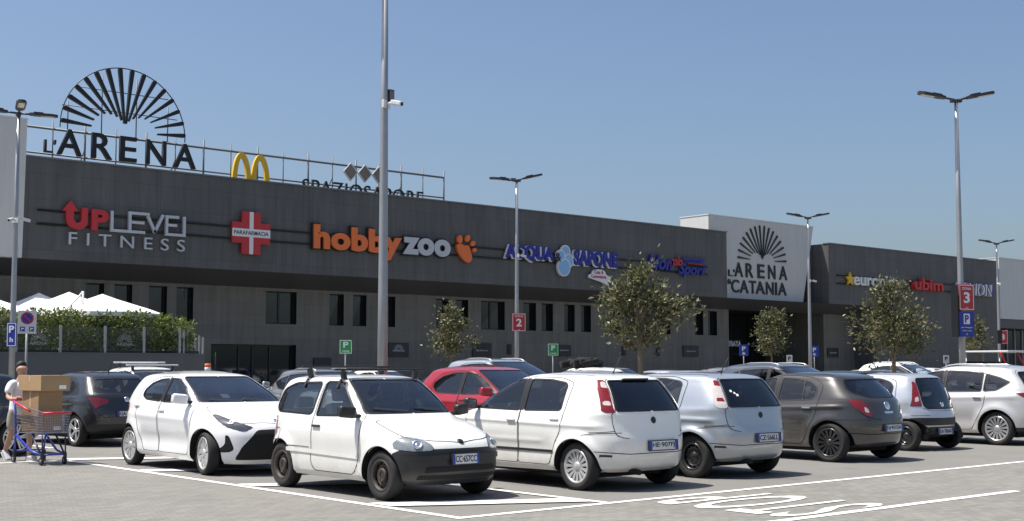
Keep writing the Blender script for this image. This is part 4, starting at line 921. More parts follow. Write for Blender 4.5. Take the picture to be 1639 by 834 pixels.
fb = thing('shop_block', 'dark glazed shop front under the white panel at the far right', 'building', (115, 58, 0)); link('shop_wall', o, fb, M_void)
b = MB(); b.span((104.3, 55.95, 5.12), (140, 57.38, 5.94)); mpart(b, 'fascia', M_band, fb, Matrix.Translation((-115, -58, 0)))
b = MB()
for k in range(12): b.span((105.2+k*1.4, 57.2, 0), (105.35+k*1.4, 57.38, 5.1))
f = mpart(b, 'shop_front', mat('grey_mullion', (.25, .25, .26), .4), fb, Matrix.Translation((-115, -58, 0)))
for k in range(11):
    g = MB(); g.quad((105.36+k*1.4, 57.3, .1), (106.59+k*1.4, 57.3, .1), (106.59+k*1.4, 57.3, 5.0), (105.36+k*1.4, 57.3, 5.0)); mpart(g, 'shop_front_pane', M_wglass, f, Matrix.Translation((-115, -58, 0)))

# roof frame carrying the big letters
M_galv = mat('galvanised_steel', (.36, .37, .38), .45, metal=.6, var=.15, vscale=5)
M_frm = mat('grey_painted_steel', (.13, .135, .14), .5)
fr = thing('roof_sign_frame', 'grey steel lattice frame standing along the roof edge behind the roof letters', 'frame', (33, 60, 11))
m4 = Matrix.Translation((-33, -60, -11))
for z, r in ((13.12, .06), (11.88, .045)): mpart(MB().tube([(20.4, 60, z), (45.8, 60, z)], r, 6), 'rail', M_frm, fr, m4)
for k in range(17):
    x = 20.4+25.4*k/16; b = MB().tube([(x, 60, 11), (x, 60, 13.12+(.42 if k % 1 == 0 else 0))], .03 if k % 2 else .05, 6)
    if k % 3 == 2: b.tube([(x, 60, 12.3), (x, 61.2, 11)], .03, 5)
    mpart(b, 'post', M_frm, fr, m4)
for x, zt in ((22.7, 14.6), (24.4, 16.1), (26.2, 16.2), (27.9, 15.0)): mpart(MB().tube([(x, 60.02, 13.1), (x, 60.02, zt)], .03, 6), 'post', M_frm, fr, m4)
for z, xa, xb in ((15.4, 23.0, 27.9), (14.4, 22.4, 28.4)): mpart(MB().tube([(xa, 60.03, z), (xb, 60.03, z)], .025, 6), 'rail', M_frm, fr, m4)

# ------------------------------------------------------------------ signs
M_sblack = mat('sign_black', (.008, .008, .009), .45); M_sred = mat('sign_red', (.50, .028, .035), .45); M_swhite = mat('sign_white', (.72, .72, .72), .45)
M_sgrey = mat('sign_grey', (.50, .52, .55), .45); M_sorange = mat('sign_orange', (.78, .17, .035), .45); M_sblue = mat('sign_blue', (.018, .022, .27), .4); M_syel = mat('sign_yellow', (.72, .45, .02), .4)
M_sbub = mat('sign_lightblue', (.24, .46, .72), .4, var=.25, vscale=2.5); M_spink = mat('sign_pink', (.50, .05, .16), .45); M_sblue2 = mat('sign_mid_blue', (.10, .22, .62), .45)
def sign(name, label, x, z, y, cat='sign', group=None): return thing(name, label, cat, (x, y, z), 0, group)
def letters(par, ox, oz, txt, x0, x1, z0, z1, m, depth=.12, weight=0., shear=0., spacing=1., y=0., name='lettering', outline=None):
    o = link(name, text_mesh(txt, x0-ox, x1-ox, z0-oz, z1-oz, depth, weight, shear, spacing), par, m); o.location.y = y
    return o
def fan(par, cx, cz, R0, sx, inner, w0, w1, depth, n=16, m=None, y=0., a0=3.5, flat=0.):
    for k in range(n):
        a = R(a0+(180-2*a0)*k/(n-1)); c, s = math.cos(a), math.sin(a)
        ri = R0*(inner+flat*abs(c)**1.5); pts = []
        ux, uz = c*sx, s; L_ = math.hypot(ux, uz); nx, nz = -uz/L_, ux/L_
        A = (ri*ux, ri*uz); B = (R0*ux, R0*uz)
        pts = [(A[0]+nx*w0/2, A[1]+nz*w0/2), (A[0]-nx*w0/2, A[1]-nz*w0/2)]
        for t in np.linspace(-90, 90, 7):
            cs, sn = math.cos(R(t)), math.sin(R(t)); pts.append((B[0]+(ux/L_*cs)*w1/2+nx*sn*w1/2, B[1]+(uz/L_*cs)*w1/2+nz*sn*w1/2))
        # order: inner left, inner right, then outer arc from right to left
        mb = MB(); mb.prism([(p[0]+cx, p[1]+cz) for p in [pts[0], pts[1]]+pts[2:]], y-depth, y, 'xz'); link('fan_ray', mb.mesh('fan_ray'), par, m)
s = sign('roof_sign', "giant black roof letters L'ARENA under a fan of black rays in a thin ring", 25.4, 11.8, 59.6)
for c_, xa, xb in (('A', 22.02, 23.22), ('R', 23.71, 24.75), ('E', 25.14, 26.01), ('N', 26.52, 27.58), ('A', 28.02, 29.22)): letters(s, 25.4, 11.8, c_, xa, xb, 11.84, 13.10, M_sblack, .2, .010, name='letter')
letters(s, 25.4, 11.8, "L'", 21.40, 21.95, 11.86, 12.50, M_sblack, .2, .0)
fan(s, 0, 1.50, 3.14, 1.0, .13, .075, .21, .16, 16, M_sblack, 0, 4, .42)
ring = MB().tube([(3.24*math.cos(R(a)), -.05, 1.5+3.24*math.sin(R(a))) for a in np.linspace(-2, 182, 50)], .028, 6); link('ring', ring.mesh('ring'), s, M_sblack)
s = sign('roof_sign', 'yellow double-arch letter M standing on the roof edge', 32.3, 11.0, 59.3)
for sg in (-1, 1):
    outer = []; N_ = 24
    for k in range(N_+1):
        t = math.pi*k/N_; outer.append((.56*math.cos(t)+sg*.56, 2.10*math.sin(t)**.75 if math.sin(t) > 0 else 0))
    inner = []
    for k in range(N_+1):
        t = math.pi*k/N_; inner.append((.29*math.cos(t)+sg*.56, 1.80*math.sin(t)**.75 if math.sin(t) > 0 else 0))
    b = MB()
    o_ = [(p[0], p[1]) for p in outer]; i_ = [(p[0], p[1]) for p in inner]
    for k in range(N_):
        b.prism([o_[k], o_[k+1], i_[k+1], i_[k]], -.12+.004*sg, .06, 'xz')
    bmesh.ops.remove_doubles(b.bm, verts=b.bm.verts, dist=1e-4); link('arch', b.mesh('arch'), s, M_syel).location.z = -.12
s = sign('roof_sign', 'dark serif-style roof lettering SPAZIOSAPORE below brown diamonds', 39.5, 11.0, 59.2)
letters(s, 39.5, 11.0, 'SPAZIOSAPORE', 35.4, 43.6, 11.08, 11.95, M_sblack, .12, -.004, spacing=1.05)
M_dia = mat('diamond_brown', (.20, .17, .14), .5, var=.5, vscale=6)
for x in (38.5, 39.47, 40.42):
    b = MB().prism([(x-39.5-.46, 1.62), (x-39.5, 1.12), (x-39.5+.46, 1.62), (x-39.5, 2.12)], -.1, 0, 'xz'); d = link('diamond', b.mesh('diamond'), s, M_dia)
    fr_ = MB()
    q = [(x-39.5-.46, 1.62), (x-39.5, 1.12), (x-39.5+.46, 1.62), (x-39.5, 2.12)]
    for i in range(4): fr_.tube([(q[i][0], -.11, q[i][1]), (q[(i+1) % 4][0], -.11, q[(i+1) % 4][1])], .03, 5)
    link('diamond_edge', fr_.mesh('diamond_edge'), d, M_swhite)
# fascia signs
Y = 55.90
rl = thing('sign_rail', 'pair of thin dark rails carrying the signs along the long dark front', 'rail', (42, 56, 8.2))
for z0, z1 in ((8.62, 8.45), (8.0, 7.95)): link('rail', MB().tube([(19.9-42, -.06, z0-8.2), (65.3-42, -.06, z1-8.2)], .05, 6).mesh('rail'), rl, M_sblack)
rl = thing('sign_rail', 'pair of thin dark rails carrying the signs on the block right of the logo wall', 'rail', (92, 56, 8.2))
for z in (8.62, 8.0): link('rail', MB().tube([(80.2-92, -.06, z-8.2), (103-92, -.06, z-8.2)], .05, 6).mesh('rail'), rl, M_sblack)
s = sign('fascia_sign', 'red and grey UPLEVEL FITNESS letters with an upward arrow', 24, 7.4, Y)
U = lambda pts: [(p[0]-24, p[1]-7.4) for p in pts]
up = [(21.32, 9.16), (20.95, 8.66), (21.12, 8.66), (21.12, 8.28)] + [(21.60-.48*math.cos(R(a)), 8.32-.46*math.sin(R(a))) for a in range(0, 91, 15)] + [(21.75, 7.86)] + [(21.75+.38*math.sin(R(a)), 8.24-.38*math.cos(R(a))) for a in range(0, 91, 15)] + [(22.13, 8.86), (21.83, 8.86), (21.83, 8.30), (21.73, 8.16), (21.58, 8.16), (21.48, 8.30), (21.48, 8.66), (21.68, 8.66)]
link('arrow_letter', MB().prism(U(up), -.16, 0, 'xz').mesh('arrow_letter'), s, M_sred)
letters(s, 24, 7.4, 'P', 22.30, 23.12, 7.86, 8.84, M_sred, .16, .05)
def bar(b, x0, z0, x1, z1, w=.13):
    d = Vector((x1-x0, z1-z0)).normalized(); n = Vector((-d.y, d.x))*w/2
    b.prism(U([(x0+n.x, z0+n.y), (x0-n.x, z0-n.y), (x1-n.x, z1-n.y), (x1+n.x, z1+n.y)]), -.15, 0, 'xz')
for lt in (((23.28, 8.84, 23.28, 7.998), (23.21, 7.93, 24.9, 7.93)), ((24.15, 8.742, 24.15, 8.0), (24.08, 8.81, 25.1, 8.81), (24.22, 8.38, 24.85, 8.38)), ((25.02, 8.738, 25.42, 7.95), (25.36, 7.95, 25.80, 8.84)), ((25.98, 8.84, 25.98, 7.998), (26.05, 8.78, 26.6, 8.78), (26.05, 8.38, 26.5, 8.38), (25.92, 7.93, 26.95, 7.93)), ((26.88, 8.84, 26.88, 8.0),)):
    b = MB()
    for q in lt: bar(b, *q)
    link('letter', b.mesh('letter'), s, M_sgrey)
letters(s, 24, 7.4, 'FITNESS', 21.3, 26.95, 7.15, 7.72, M_sgrey, .1, .0, spacing=1.7)
s = sign('fascia_sign', 'red pharmacy cross with white stripes and the word PARAFARMACIA', 30.48, 8.3, Y)
b = MB(); a_, w_ = 1.06, .52
b.prism([(-w_, a_), (w_, a_), (w_, w_), (a_, w_), (a_, -w_), (w_, -w_), (w_, -a_), (-w_, -a_), (-w_, -w_), (-a_, -w_), (-a_, w_), (-w_, w_)], -.14, 0, 'xz'); link('cross', b.mesh('cross'), s, M_sred)
b = MB().prism([(-.11, a_), (.11, a_), (.11, -a_), (-.11, -a_)], -.146, -.141, 'xz'); link('cross_stripe', b.mesh('cross_stripe'), s, M_swhite)
b = MB().prism([(-a_, .2), (a_, .2), (a_, -.2), (-a_, -.2)], -.152, -.147, 'xz'); link('name_band', b.mesh('name_band'), s, M_swhite)
letters(s, 30.48, 8.3, 'PARAFARMACIA', 29.52, 31.44, 8.20, 8.40, M_sblack, .008, .01, y=-.153)
s = sign('fascia_sign', 'rounded orange and white hobbyzoo letters ending in an orange paw', 39.5, 7.9, Y)
M_halo = mat('sign_return_dark', (.012, .011, .011), .5)
letters(s, 39.5, 7.9, 'hobby', 34.0, 39.74, 7.33, 9.12, M_halo, .10, .075, name='letter_backing', spacing=1.06)
letters(s, 39.5, 7.9, 'hobby', 34.08, 39.66, 7.40, 9.04, M_sorange, .16, .048, spacing=1.06, y=-.02)
letters(s, 39.5, 7.9, 'zoo', 39.66, 43.12, 7.72, 8.86, M_halo, .10, .075, name='letter_backing', spacing=1.06)
letters(s, 39.5, 7.9, 'zoo', 39.74, 43.04, 7.80, 8.78, M_sgrey, .16, .048, spacing=1.06, y=-.02)
pad = chaikin([(43.42, 8.55), (43.75, 8.66), (44.05, 8.52), (44.35, 8.60), (44.5, 8.2), (44.62, 7.85), (44.42, 7.55), (44.1, 7.62), (43.62, 8.05)], 3)
link('paw_pad', MB().prism([(p[0]-39.5, p[1]-7.9) for p in pad], -.18, 0, 'xz').mesh('paw_pad'), s, M_sorange)
for (x, z, rx, rz_, t) in ((43.72, 8.88, .17, .24, -8), (44.28, 8.97, .15, .22, -30), (44.66, 8.70, .14, .19, -55), (44.78, 8.33, .12, .16, -80)):
    pts = [(x-39.5+rx*math.cos(q)*math.cos(R(t))-rz_*math.sin(q)*math.sin(R(t)), z-7.9+rx*math.cos(q)*math.sin(R(t))+rz_*math.sin(q)*math.cos(R(t))) for q in np.linspace(0, 2*math.pi, 17)[:-1]]
    link('paw_toe', MB().prism(pts, -.18, 0, 'xz').mesh('paw_toe'), s, M_sorange)
s = sign('fascia_sign', 'blue ACQUA & SAPONE letters with light blue bubbles between the words', 51.7, 8.1, Y)
for t, x0, x1 in (('ACQUA', 47.15, 51.0), ('SAPONE', 52.65, 56.5)):
    letters(s, 51.7, 8.1, t, x0-.12, x1-.10, 7.84, 8.86, M_swhite, .08, .05, name='letter_outline', spacing=.98)
    letters(s, 51.7, 8.1, t, x0, x1, 7.90, 8.86, M_sblue, .14, .038, spacing=.98, y=-.03)
for (x, z, r, q) in ((51.95, 8.66, .33, 0), (52.18, 8.12, .34, 1), (51.78, 7.72, .46, 2), (51.52, 8.42, .26, 3)):
    for rr, mm, nm, dd in ((r+.07, M_swhite, 'bubble_rim', .135+.02*q), (r, M_sbub, 'bubble', .145+.02*q)):
        link(nm, MB().prism([(x-51.7+rr*math.cos(t), z-8.1+rr*1.08*math.sin(t)) for t in np.linspace(0, 2*math.pi, 25)[:-1]], -dd, 0, 'xz').mesh(nm), s, mm)
letters(s, 51.7, 8.1, '&', 50.98, 51.45, 8.05, 8.55, M_sblack, .03, .01, y=-.25)
s = sign('fascia_sign', 'small white and pink flag-shaped sign hanging below the blue letters', 55.0, 7.4, Y)
tagp = chaikin([(53.9, 7.18), (54.25, 7.12), (55.2, 6.92), (55.75, 6.62), (55.6, 6.95), (56.0, 7.3), (55.5, 7.36), (55.3, 7.75), (54.3, 7.72), (54.2, 7.42), (53.95, 7.4)], 2)
link('board', MB().prism([(p[0]-55, p[1]-7.4) for p in tagp], -.1, 0, 'xz').mesh('board'), s, M_swhite)
letters(s, 55, 7.4, 'Casa &', 54.4, 55.2, 7.45, 7.68, M_spink, .02, .01, y=-.1)
letters(s, 55, 7.4, 'Convenienza', 54.15, 55.45, 7.18, 7.40, M_spink, .02, .01, y=-.1)
s = sign('fascia_sign', 'slanting blue and red sports shop letters half hidden by the large tree', 62, 8.2, Y)
letters(s, 62, 8.2, 'Non', 59.2, 61.7, 8.0, 8.98, M_sblue, .12, .03, .35); letters(s, 62, 8.2, 'solo', 61.4, 62.6, 8.35, 8.98, M_sred, .12, .03, .5)
letters(s, 62, 8.2, 'Sport', 62.2, 65.0, 7.62, 8.55, M_sblue, .12, .03, .35, y=-.02)
b = MB().prism([(.6, .58), (3.0, .62), (2.85, .76), (.75, .74)], -.1, 0, 'xz'); b.prism([(.85, .44), (2.85, .47), (2.9, .54), (.8, .51)], -.1, 0, 'xz'); link('stripe', b.mesh('stripe'), s, M_sblue)
b = MB().prism([(1.2, .34), (2.6, .36), (2.63, .41), (1.2, .39)], -.1, 0, 'xz'); link('stripe', b.mesh('stripe'), s, M_sred)
# logo wall
s = sign('wall_logo', "black fan of rays above the words L'ARENA CATANIA on the white wall", 72.5, 8, 56.985)
fan(s, .08, 1.28, 2.58, 1.06, .06, .045, .15, .06, 16, M_sblack, 0, 4, .46)
for c_, xa, xb in (('A', 69.41, 70.36), ('R', 70.66, 71.52), ('E', 72.0, 72.80), ('N', 73.23, 74.06), ('A', 74.52, 75.46)): letters(s, 72.5, 8, c_, xa, xb, 8.06, 9.08, M_sblack, .06, .014, name='letter')
for c_, xa, xb in (('C', 69.05, 69.9), ('A', 69.98, 70.95), ('T', 71.03, 71.80), ('A', 71.77, 72.80), ('N', 72.95, 73.82), ('I', 74.01, 74.22), ('A', 74.36, 75.36)): letters(s, 72.5, 8, c_, xa, xb, 6.92, 7.84, M_sblack, .06, .014, name='letter')
letters(s, 72.5, 8, "L'", 68.72, 69.42, 8.06, 8.55, M_sblack, .06, .01); letters(s, 72.5, 8, 'di', 68.4, 69.0, 7.5, 7.85, M_sblack, .06, .01)
s = sign('fascia_sign', 'white euronics letters with a yellow star, small word below hidden by leaves', 85, 8, Y)
letters(s, 85, 8, 'euronics', 82.2, 88.3, 7.95, 8.86, M_swhite, .14, .02); letters(s, 85, 8, 'ESSEDI', 85.6, 88.0, 7.28, 7.74, M_swhite, .1, .0)
st = [(81.75+(.62 if k % 2 == 0 else .26)*math.sin(k*math.pi/5), 8.38+(.55 if k % 2 == 0 else .24)*math.cos(k*math.pi/5)) for k in range(10)]
link('star', MB().prism([(p[0]-85, p[1]-8) for p in st], -.14, 0, 'xz').mesh('star'), s, M_syel)
s = sign('fascia_sign', 'thick red ubim letters on the block right of the logo wall', 92.5, 8, Y); letters(s, 92.5, 8, 'ubim', 90.3, 94.6, 7.92, 8.9, M_sred, .4, .025)
s = sign('fascia_sign', 'blue and white ACTION letters behind the red number 3 board', 99.7, 8, Y)
letters(s, 99.7, 8, 'ACTION', 96.6, 102.7, 7.80, 8.85, M_swhite, .3, .012, .12); letters(s, 99.7, 8, 'ACTION', 96.75, 102.85, 7.80, 8.85, M_sblue, .31, -.012, .12)
s = sign('entrance_sign', 'small white ENTRATA letters in the dark entrance', 70.8, 3.3, 58.6); letters(s, 70.8, 3.3, 'ENTRATA', 69.97, 72.0, 3.15, 3.52, M_swhite, .04, .01); link('bracket', MB().box((2.1, .05, .05), (.2, 0, .27)).mesh('bracket'), s, M_sblack)
M_plq = mat('plaque_dark', (.016, .016, .018), .4)
for (x0, x1, z0, z1, lab, txt) in ((40.33, 41.75, 2.2, 3.0, "dark wall plaque with a small white fan logo behind the tall lamp post", "ARENA"), (46.4, 47.85, 2.25, 3.06, 'dark wall plaque with one line of text beside the small round tree', 'parafarmacia'), (53.2, 54.4, 2.33, 3.03, 'dark wall plaque with one line of text behind the second green parking sign', 'ingresso'), (65.0, 66.6, 2.37, 3.13, 'dark wall plaque with one line of text left of the entrance', 'sport'), (81.7, 83.1, 2.42, 3.14, 'dark wall plaque with one line of text right of the entrance', 'euronics'), (35.5, 36.6, 1.5, 2.12, 'low dark wall box between the shop window and the first green parking sign', None)):
    s = sign('wall_plaque', lab, (x0+x1)/2, z0, 57.95, 'plaque'); w2 = (x1-x0)/2
    link('board', MB().box((x1-x0, .08, z1-z0), (0, 0, (z1-z0)/2), bev=.01).mesh('board'), s, M_plq)
    if txt:
        link('lettering', text_mesh(txt, -w2*.6, w2*.6, .30, .42, .01, .01), s, M_sgrey).location.y = -.041
        if txt == 'ARENA': fan(s, 0, .44, .27, 1.1, .3, .012, .022, .012, 11, M_sgrey, -.041)
for i, (x, lab) in enumerate(((49.3, 'tall narrow dark vent slot in the wall left of the second green parking sign'), (59.2, 'tall narrow dark vent slot in the wall behind the large tree'), (62.5, 'tall narrow dark vent slot in the wall right of the large tree'))):
    s = sign('wall_vent', lab, x, 2.4, 57.97, 'vent'); link('vent_box', MB().box((.34, .06, .62), (0, 0, .31), bev=.01).mesh('vent_box'), s, M_plq); link('vent_cover', MB().box((.2, .02, .5), (0, -.04, .31), bev=.01).mesh('vent_cover'), s, M_frame)
# ------------------------------------------------------------------ foliage
def leaf_mat(name, cols, trans=.25):
    m, nt, b = nodes(name); L = nt.links; N = nt.nodes.new
    g = N('ShaderNodeNewGeometry'); cr = N('ShaderNodeValToRGB'); L.new(g.outputs['Random Per Island'], cr.inputs[0])
    e = cr.color_ramp.elements; e[0].color = (*cols[0], 1); e[1].color = (*cols[-1], 1)
    for i, c in enumerate(cols[1:-1]): q = e.new((i+1)/(len(cols)-1)); q.color = (*c, 1)
    L.new(cr.outputs[0], b.inputs['Base Color']); b.inputs['Roughness'].default_value = .42; b.inputs['Specular IOR Level'].default_value = .5
    tr = N('ShaderNodeBsdfTranslucent'); L.new(cr.outputs[0], tr.inputs[0]); mx = N('ShaderNodeMixShader'); mx.inputs[0].default_value = trans
    L.new(b.outputs[0], mx.inputs[1]); L.new(tr.outputs[0], mx.inputs[2]); L.new(mx.outputs[0], nt.nodes['Material Output'].inputs[0]); return m
M_leaf = leaf_mat('tree_leaf', [(.036, .046, .018), (.075, .088, .032), (.115, .122, .048), (.20, .195, .095), (.12, .080, .040)])
M_hedge = leaf_mat('hedge_leaf', [(.04, .07, .018), (.085, .125, .028), (.15, .185, .042), (.26, .265, .07)], .4)
M_bark = mat('bark', (.20, .155, .11), .9, var=.35, vscale=14, bump=.5, bscale=30)
def leaves(C, dirs, size, rng):
    n = len(C); t = dirs + rng.normal(0, .55, (n, 3)); t /= np.linalg.norm(t, axis=1, keepdims=True)
    u = np.cross(t, rng.normal(0, 1, (n, 3))); u /= np.linalg.norm(u, axis=1, keepdims=True); w = np.cross(u, t)
    s = size*rng.uniform(.65, 1.3, n)[:, None]; a = C; b_ = C+t*s*.5+u*s*.24-w*s*.07; c = C+t*s; d = C+t*s*.5-u*s*.24-w*s*.07; mid = C+t*s*.52
    V = np.stack([a, b_, c, d, mid], 1).reshape(-1, 3); i = np.arange(n)[:, None]*5
    F = np.concatenate([i+np.array([[0, 1, 4]]), i+np.array([[1, 2, 4]]), i+np.array([[2, 3, 4]]), i+np.array([[3, 0, 4]])])
    return V, F
def tree(x, y, z0, z1, w, seed, nleaf, label, lsize=.13, trunk_r=.065, wisp=None, dens=1.0):
    rng = np.random.default_rng(seed); rd = random.Random(seed)
    t = thing('small_tree', label, 'tree', (x, y, 0), 0, 'young trees planted between the parked cars')
    b = MB(); H = z1
    b.tube([(0, 0, -.05), (.015, 0, z0*.5), (0, .02, z0+.1), (.02, 0, z0+.45*(H-z0)), (.0, .02, z0+.8*(H-z0))], [trunk_r*1.15, trunk_r, trunk_r*.9, trunk_r*.6, .015], 10)
    tips = []
    for k in range(34):
        f = rd.uniform(0, 1); zb = z0+f*.72*(H-z0); a = rd.uniform(0, 2*math.pi)
        prof = (.62+.38*math.sin(math.pi*min(1, f*1.25+.12)))*(1-.28*f*f)
        L_ = w/2*prof*rd.uniform(.55, 1.15)
        p = Vector((0, 0, zb)); e = Vector((math.cos(a)*L_, math.sin(a)*L_, zb+rd.uniform(.15, .55)*(H-z0)*.55)); e.z = min(e.z, H*.99)
        m_ = p.lerp(e, .5)+Vector((0, 0, .06)); b.tube([p, m_, e], [.022, .014, .005], 5)
        for q in (.45, .62, .8, .95, 1.0): tips.append((p.lerp(e, q) + Vector((rd.gauss(0, .10), rd.gauss(0, .10), rd.gauss(0, .10))), (e-p).normalized()))
    for k in range(6): tips.append((Vector((rd.gauss(0, .15), rd.gauss(0, .15), H-rd.uniform(.0, .3))), Vector((0, 0, 1))))
    if wisp:
        for (dx, dy, dz) in wisp:
            p = Vector((0, 0, z0+.35*(H-z0))); e = Vector((dx, dy, dz)); b.tube([p, p.lerp(e, .5)+Vector((0, 0, .1)), e], [.02, .012, .004], 5)
            for q in (.6, .72, .84, .93, 1.0): tips.append((p.lerp(e, q), (e-p).normalized()))
    link('trunk', b.mesh('trunk'), t, M_bark)
    P_ = np.array([tuple(p) for p, d in tips]); D = np.array([tuple(d) for p, d in tips]); k = rng.integers(0, len(P_), nleaf)
    clump = rng.uniform(.05, .20, len(P_))[k][:, None]
    C = P_[k]+rng.normal(0, 1, (nleaf, 3))*clump; V, F = leaves(C, D[k]*.6+np.array([0, 0, .1]), lsize, rng)
    link('crown', pydata('crown', V, F), t, M_leaf); return t
tree(21.5, 20.5, 1.9, 3.90, 1.9, 5, 3300, 'largest young tree, loose olive crown in front of the blue sports shop sign', .13, .068, wisp=[(.80, -.66, 3.12), (1.0, -.84, 3.05), (-.66, .56, 3.2)])
tree(32.15, 20.5, 1.72, 4.02, 2.1, 12, 3700, 'wide young tree with a broad crown below the white and yellow shop letters', .13, .062)
tree(32.5, 42, 1.85, 4.2, 1.9, 21, 2300, 'small rounded tree standing left of the red number 2 lamp post', .15, .055)
tree(54.2, 42, 2.3, 4.72, 2.0, 33, 2400, 'small rounded tree in front of the dark main entrance', .16, .05)
tree(75.35, 42, 2.4, 4.68, 1.7, 41, 1900, 'slim small tree partly hidden behind the blue parking board', .17, .05)

# ------------------------------------------------------------------ terrace with hedge and parasols at the left
M_terr = mat('terrace_wall_plaster', (.105, .107, .112), .75, var=.1, vscale=1.5)
M_bal = glass('balustrade_glass', (.90, .92, .91), 1.45, .25)
tw = thing('terrace_wall', 'long low grey terrace wall under the hedge and glass balustrade', 'wall', (10, 44.5, 0))
b = MB(); b.prism([(-12-10, 0), (21.4-10, 0), (23.2-10, 1.6), (23.2-10, 12), (-12-10, 12)], 0, 2.08, 'xy'); link('terrace_base', b.mesh('terrace_base'), tw, M_terr)
b = MB(); b.prism([(-12-10, -.02), (21.43-10, -.02), (23.22-10, 1.58), (23.22-10, 12), (-12-10, 12)], 2.083, 2.12, 'xy'); link('terrace_coping', b.mesh('terrace_coping'), tw, mat('terrace_stone', (.13, .132, .138), .7))
gb = thing('glass_balustrade', 'glass balustrade with slim steel posts on top of the terrace wall', 'railing', (14, 44.6, 2.12))
px = [5.8, 7.4, 9.0, 10.6, 12.15, 13.7, 15.24, 16.8, 18.45, 19.95, 21.38]
for x in px: link('post', MB().box((.09, .07, .98), (x-14, 0, .49), bev=.01).mesh('post'), gb, M_galv)
M_etch = mat('etched_logo', (.28, .30, .30), .6)
for i, (xa, xb) in enumerate(zip(px, px[1:])):
    g = link('glass_pane', MB().box((xb-xa-.12, .016, .90), ((xa+xb)/2-14, 0, .47)).mesh('glass_pane'), gb, M_bal)
    if i in (6, 8):
        cx = (xa+xb)/2-14; l = link('etched_logo', text_mesh('ARENA', cx-.32, cx+.32, .26, .38, .004, .01), g, M_etch); l.location.y = -.012
        fan(g, cx, .42, .28, 1.0, .3, .012, .024, .003, 11, M_etch, -.011)
for k in range(1, 7):
    x, y = 21.38+1.75*k/6, 44.6+1.55*k/6; link('post', MB().box((.07, .07, .98-.05*k), (x-14, y-44.6, .49-.025*k), bev=.01).mesh('post'), gb, M_galv)
rng = np.random.default_rng(8); n = 19000
hx = rng.uniform(4.5, 22.2, n); hy = 45.25+rng.uniform(-.45, .55, n); lim = 3.58+.10*np.sin(hx*2.3)+.08*np.sin(hx*5.1+1)+.05*np.sin(hx*11); lim = np.minimum(lim, 3.66-np.maximum(0, hx-21.4)*.5)
hz_ = 2.2+(lim-2.2)*rng.uniform(0, 1, n)**1.0+np.abs(rng.normal(0, .05, n))
V, F = leaves(np.stack([hx, hy, hz_], 1), np.stack([rng.normal(0, .5, n), -.5+rng.normal(0, .4, n), np.full(n, .5)], 1), .145, rng)
hd = thing('hedge', 'bushy yellow-green hedge behind the glass balustrade on the terrace', 'hedge', (14, 45.3, 2.12)); link('foliage', pydata('foliage', V-np.array([14, 45.3, 2.12]), F), hd, M_hedge)
b = MB()
for k in range(14): b.tube([(5-14+k*1.3, 0, 0), (5-14+k*1.3+.1, .05, .7)], .03, 5)
link('stem', b.mesh('stem'), hd, M_bark)
link('planter', MB().box((17.9, .8, .1), (-.6, 0, .05), bev=.02).mesh('planter'), hd, mat('planter_dark', (.03, .03, .032), .7))
M_canvas = mat('white_canvas', (.80, .80, .78), .8)
M_wpole = mat('white_pole', (.7, .7, .7), .4)
def parasol(x, y, top, edge, hw, label):
    t = thing('parasol', label, 'parasol', (x, y, 2.12), R(12), 'white parasols on the terrace'); b = MB()
    n = 16; ring = []
    for s in range(5):
        f = s/4; row = []
        for k in range(n):
            a = 2*math.pi*k/n; c, d = math.cos(a), math.sin(a); q = 1/max(abs(c), abs(d)); q = min(q, 1.30)
            row.append(b.bm.verts.new((hw*f*c*q, hw*f*d*q, (top-2.12)-(top-edge)*(f**1.12)-.03*math.sin(math.pi*f)-(.04*abs(math.sin(2*a)) if f == 1 else 0))))
        ring.append(row)
    for A, B in zip(ring[1:], ring[2:]):
        for k in range(n): b.bm.faces.new((A[k], A[(k+1) % n], B[(k+1) % n], B[k]))
    for k in range(n): b.bm.faces.new((ring[0][0], ring[1][k], ring[1][(k+1) % n])) if False else None
    tip = b.bm.verts.new((0, 0, top-2.12+.04))
    for k in range(n): b.bm.faces.new((tip, ring[1][k], ring[1][(k+1) % n]))
    low = [b.bm.verts.new(v.co-Vector((0, 0, .17))) for v in ring[-1]]
    for k in range(n): b.bm.faces.new((ring[-1][k], ring[-1][(k+1) % n], low[(k+1) % n], low[k]))
    bmesh.ops.delete(b.bm, geom=ring[0], context='VERTS')
    link('canopy', b.mesh('canopy'), t, M_canvas)
    link('pole', MB().tube([(0, 0, 0), (0, 0, top-2.12)], .04, 8).mesh('pole'), t, M_wpole)
parasol(19.3, 47.0, 4.38, 3.70, 1.75, 'white parasol nearest the end of the terrace')
parasol(19.3, 50.4, 4.62, 3.80, 1.75, 'middle white parasol of the terrace row')
parasol(19.3, 53.8, 4.74, 3.85, 1.75, 'white parasol closest to the dark shop wall')
parasol(15.2, 49.2, 4.45, 3.70, 1.75, 'white parasol cut by the left lamp post')
for (x, y, h, lab) in ((18.35, 46.6, 2.35, 'white cantilever mast with a slanted arm between the parasols'), (13.9, 46.8, 2.45, 'white cantilever mast with a slanted arm left of the lamp post')):
    t = thing('parasol_mast', lab, 'mast', (x, y, 2.12), 0, 'parasol masts on the terrace'); link('mast', MB().tube([(0, 0, 0), (.02, 0, h)], .05, 8).mesh('mast'), t, M_wpole); link('arm', MB().tube([(.02, 0, h-.03), (-.55, .1, h-.75)], .04, 8).mesh('arm'), t, M_wpole)

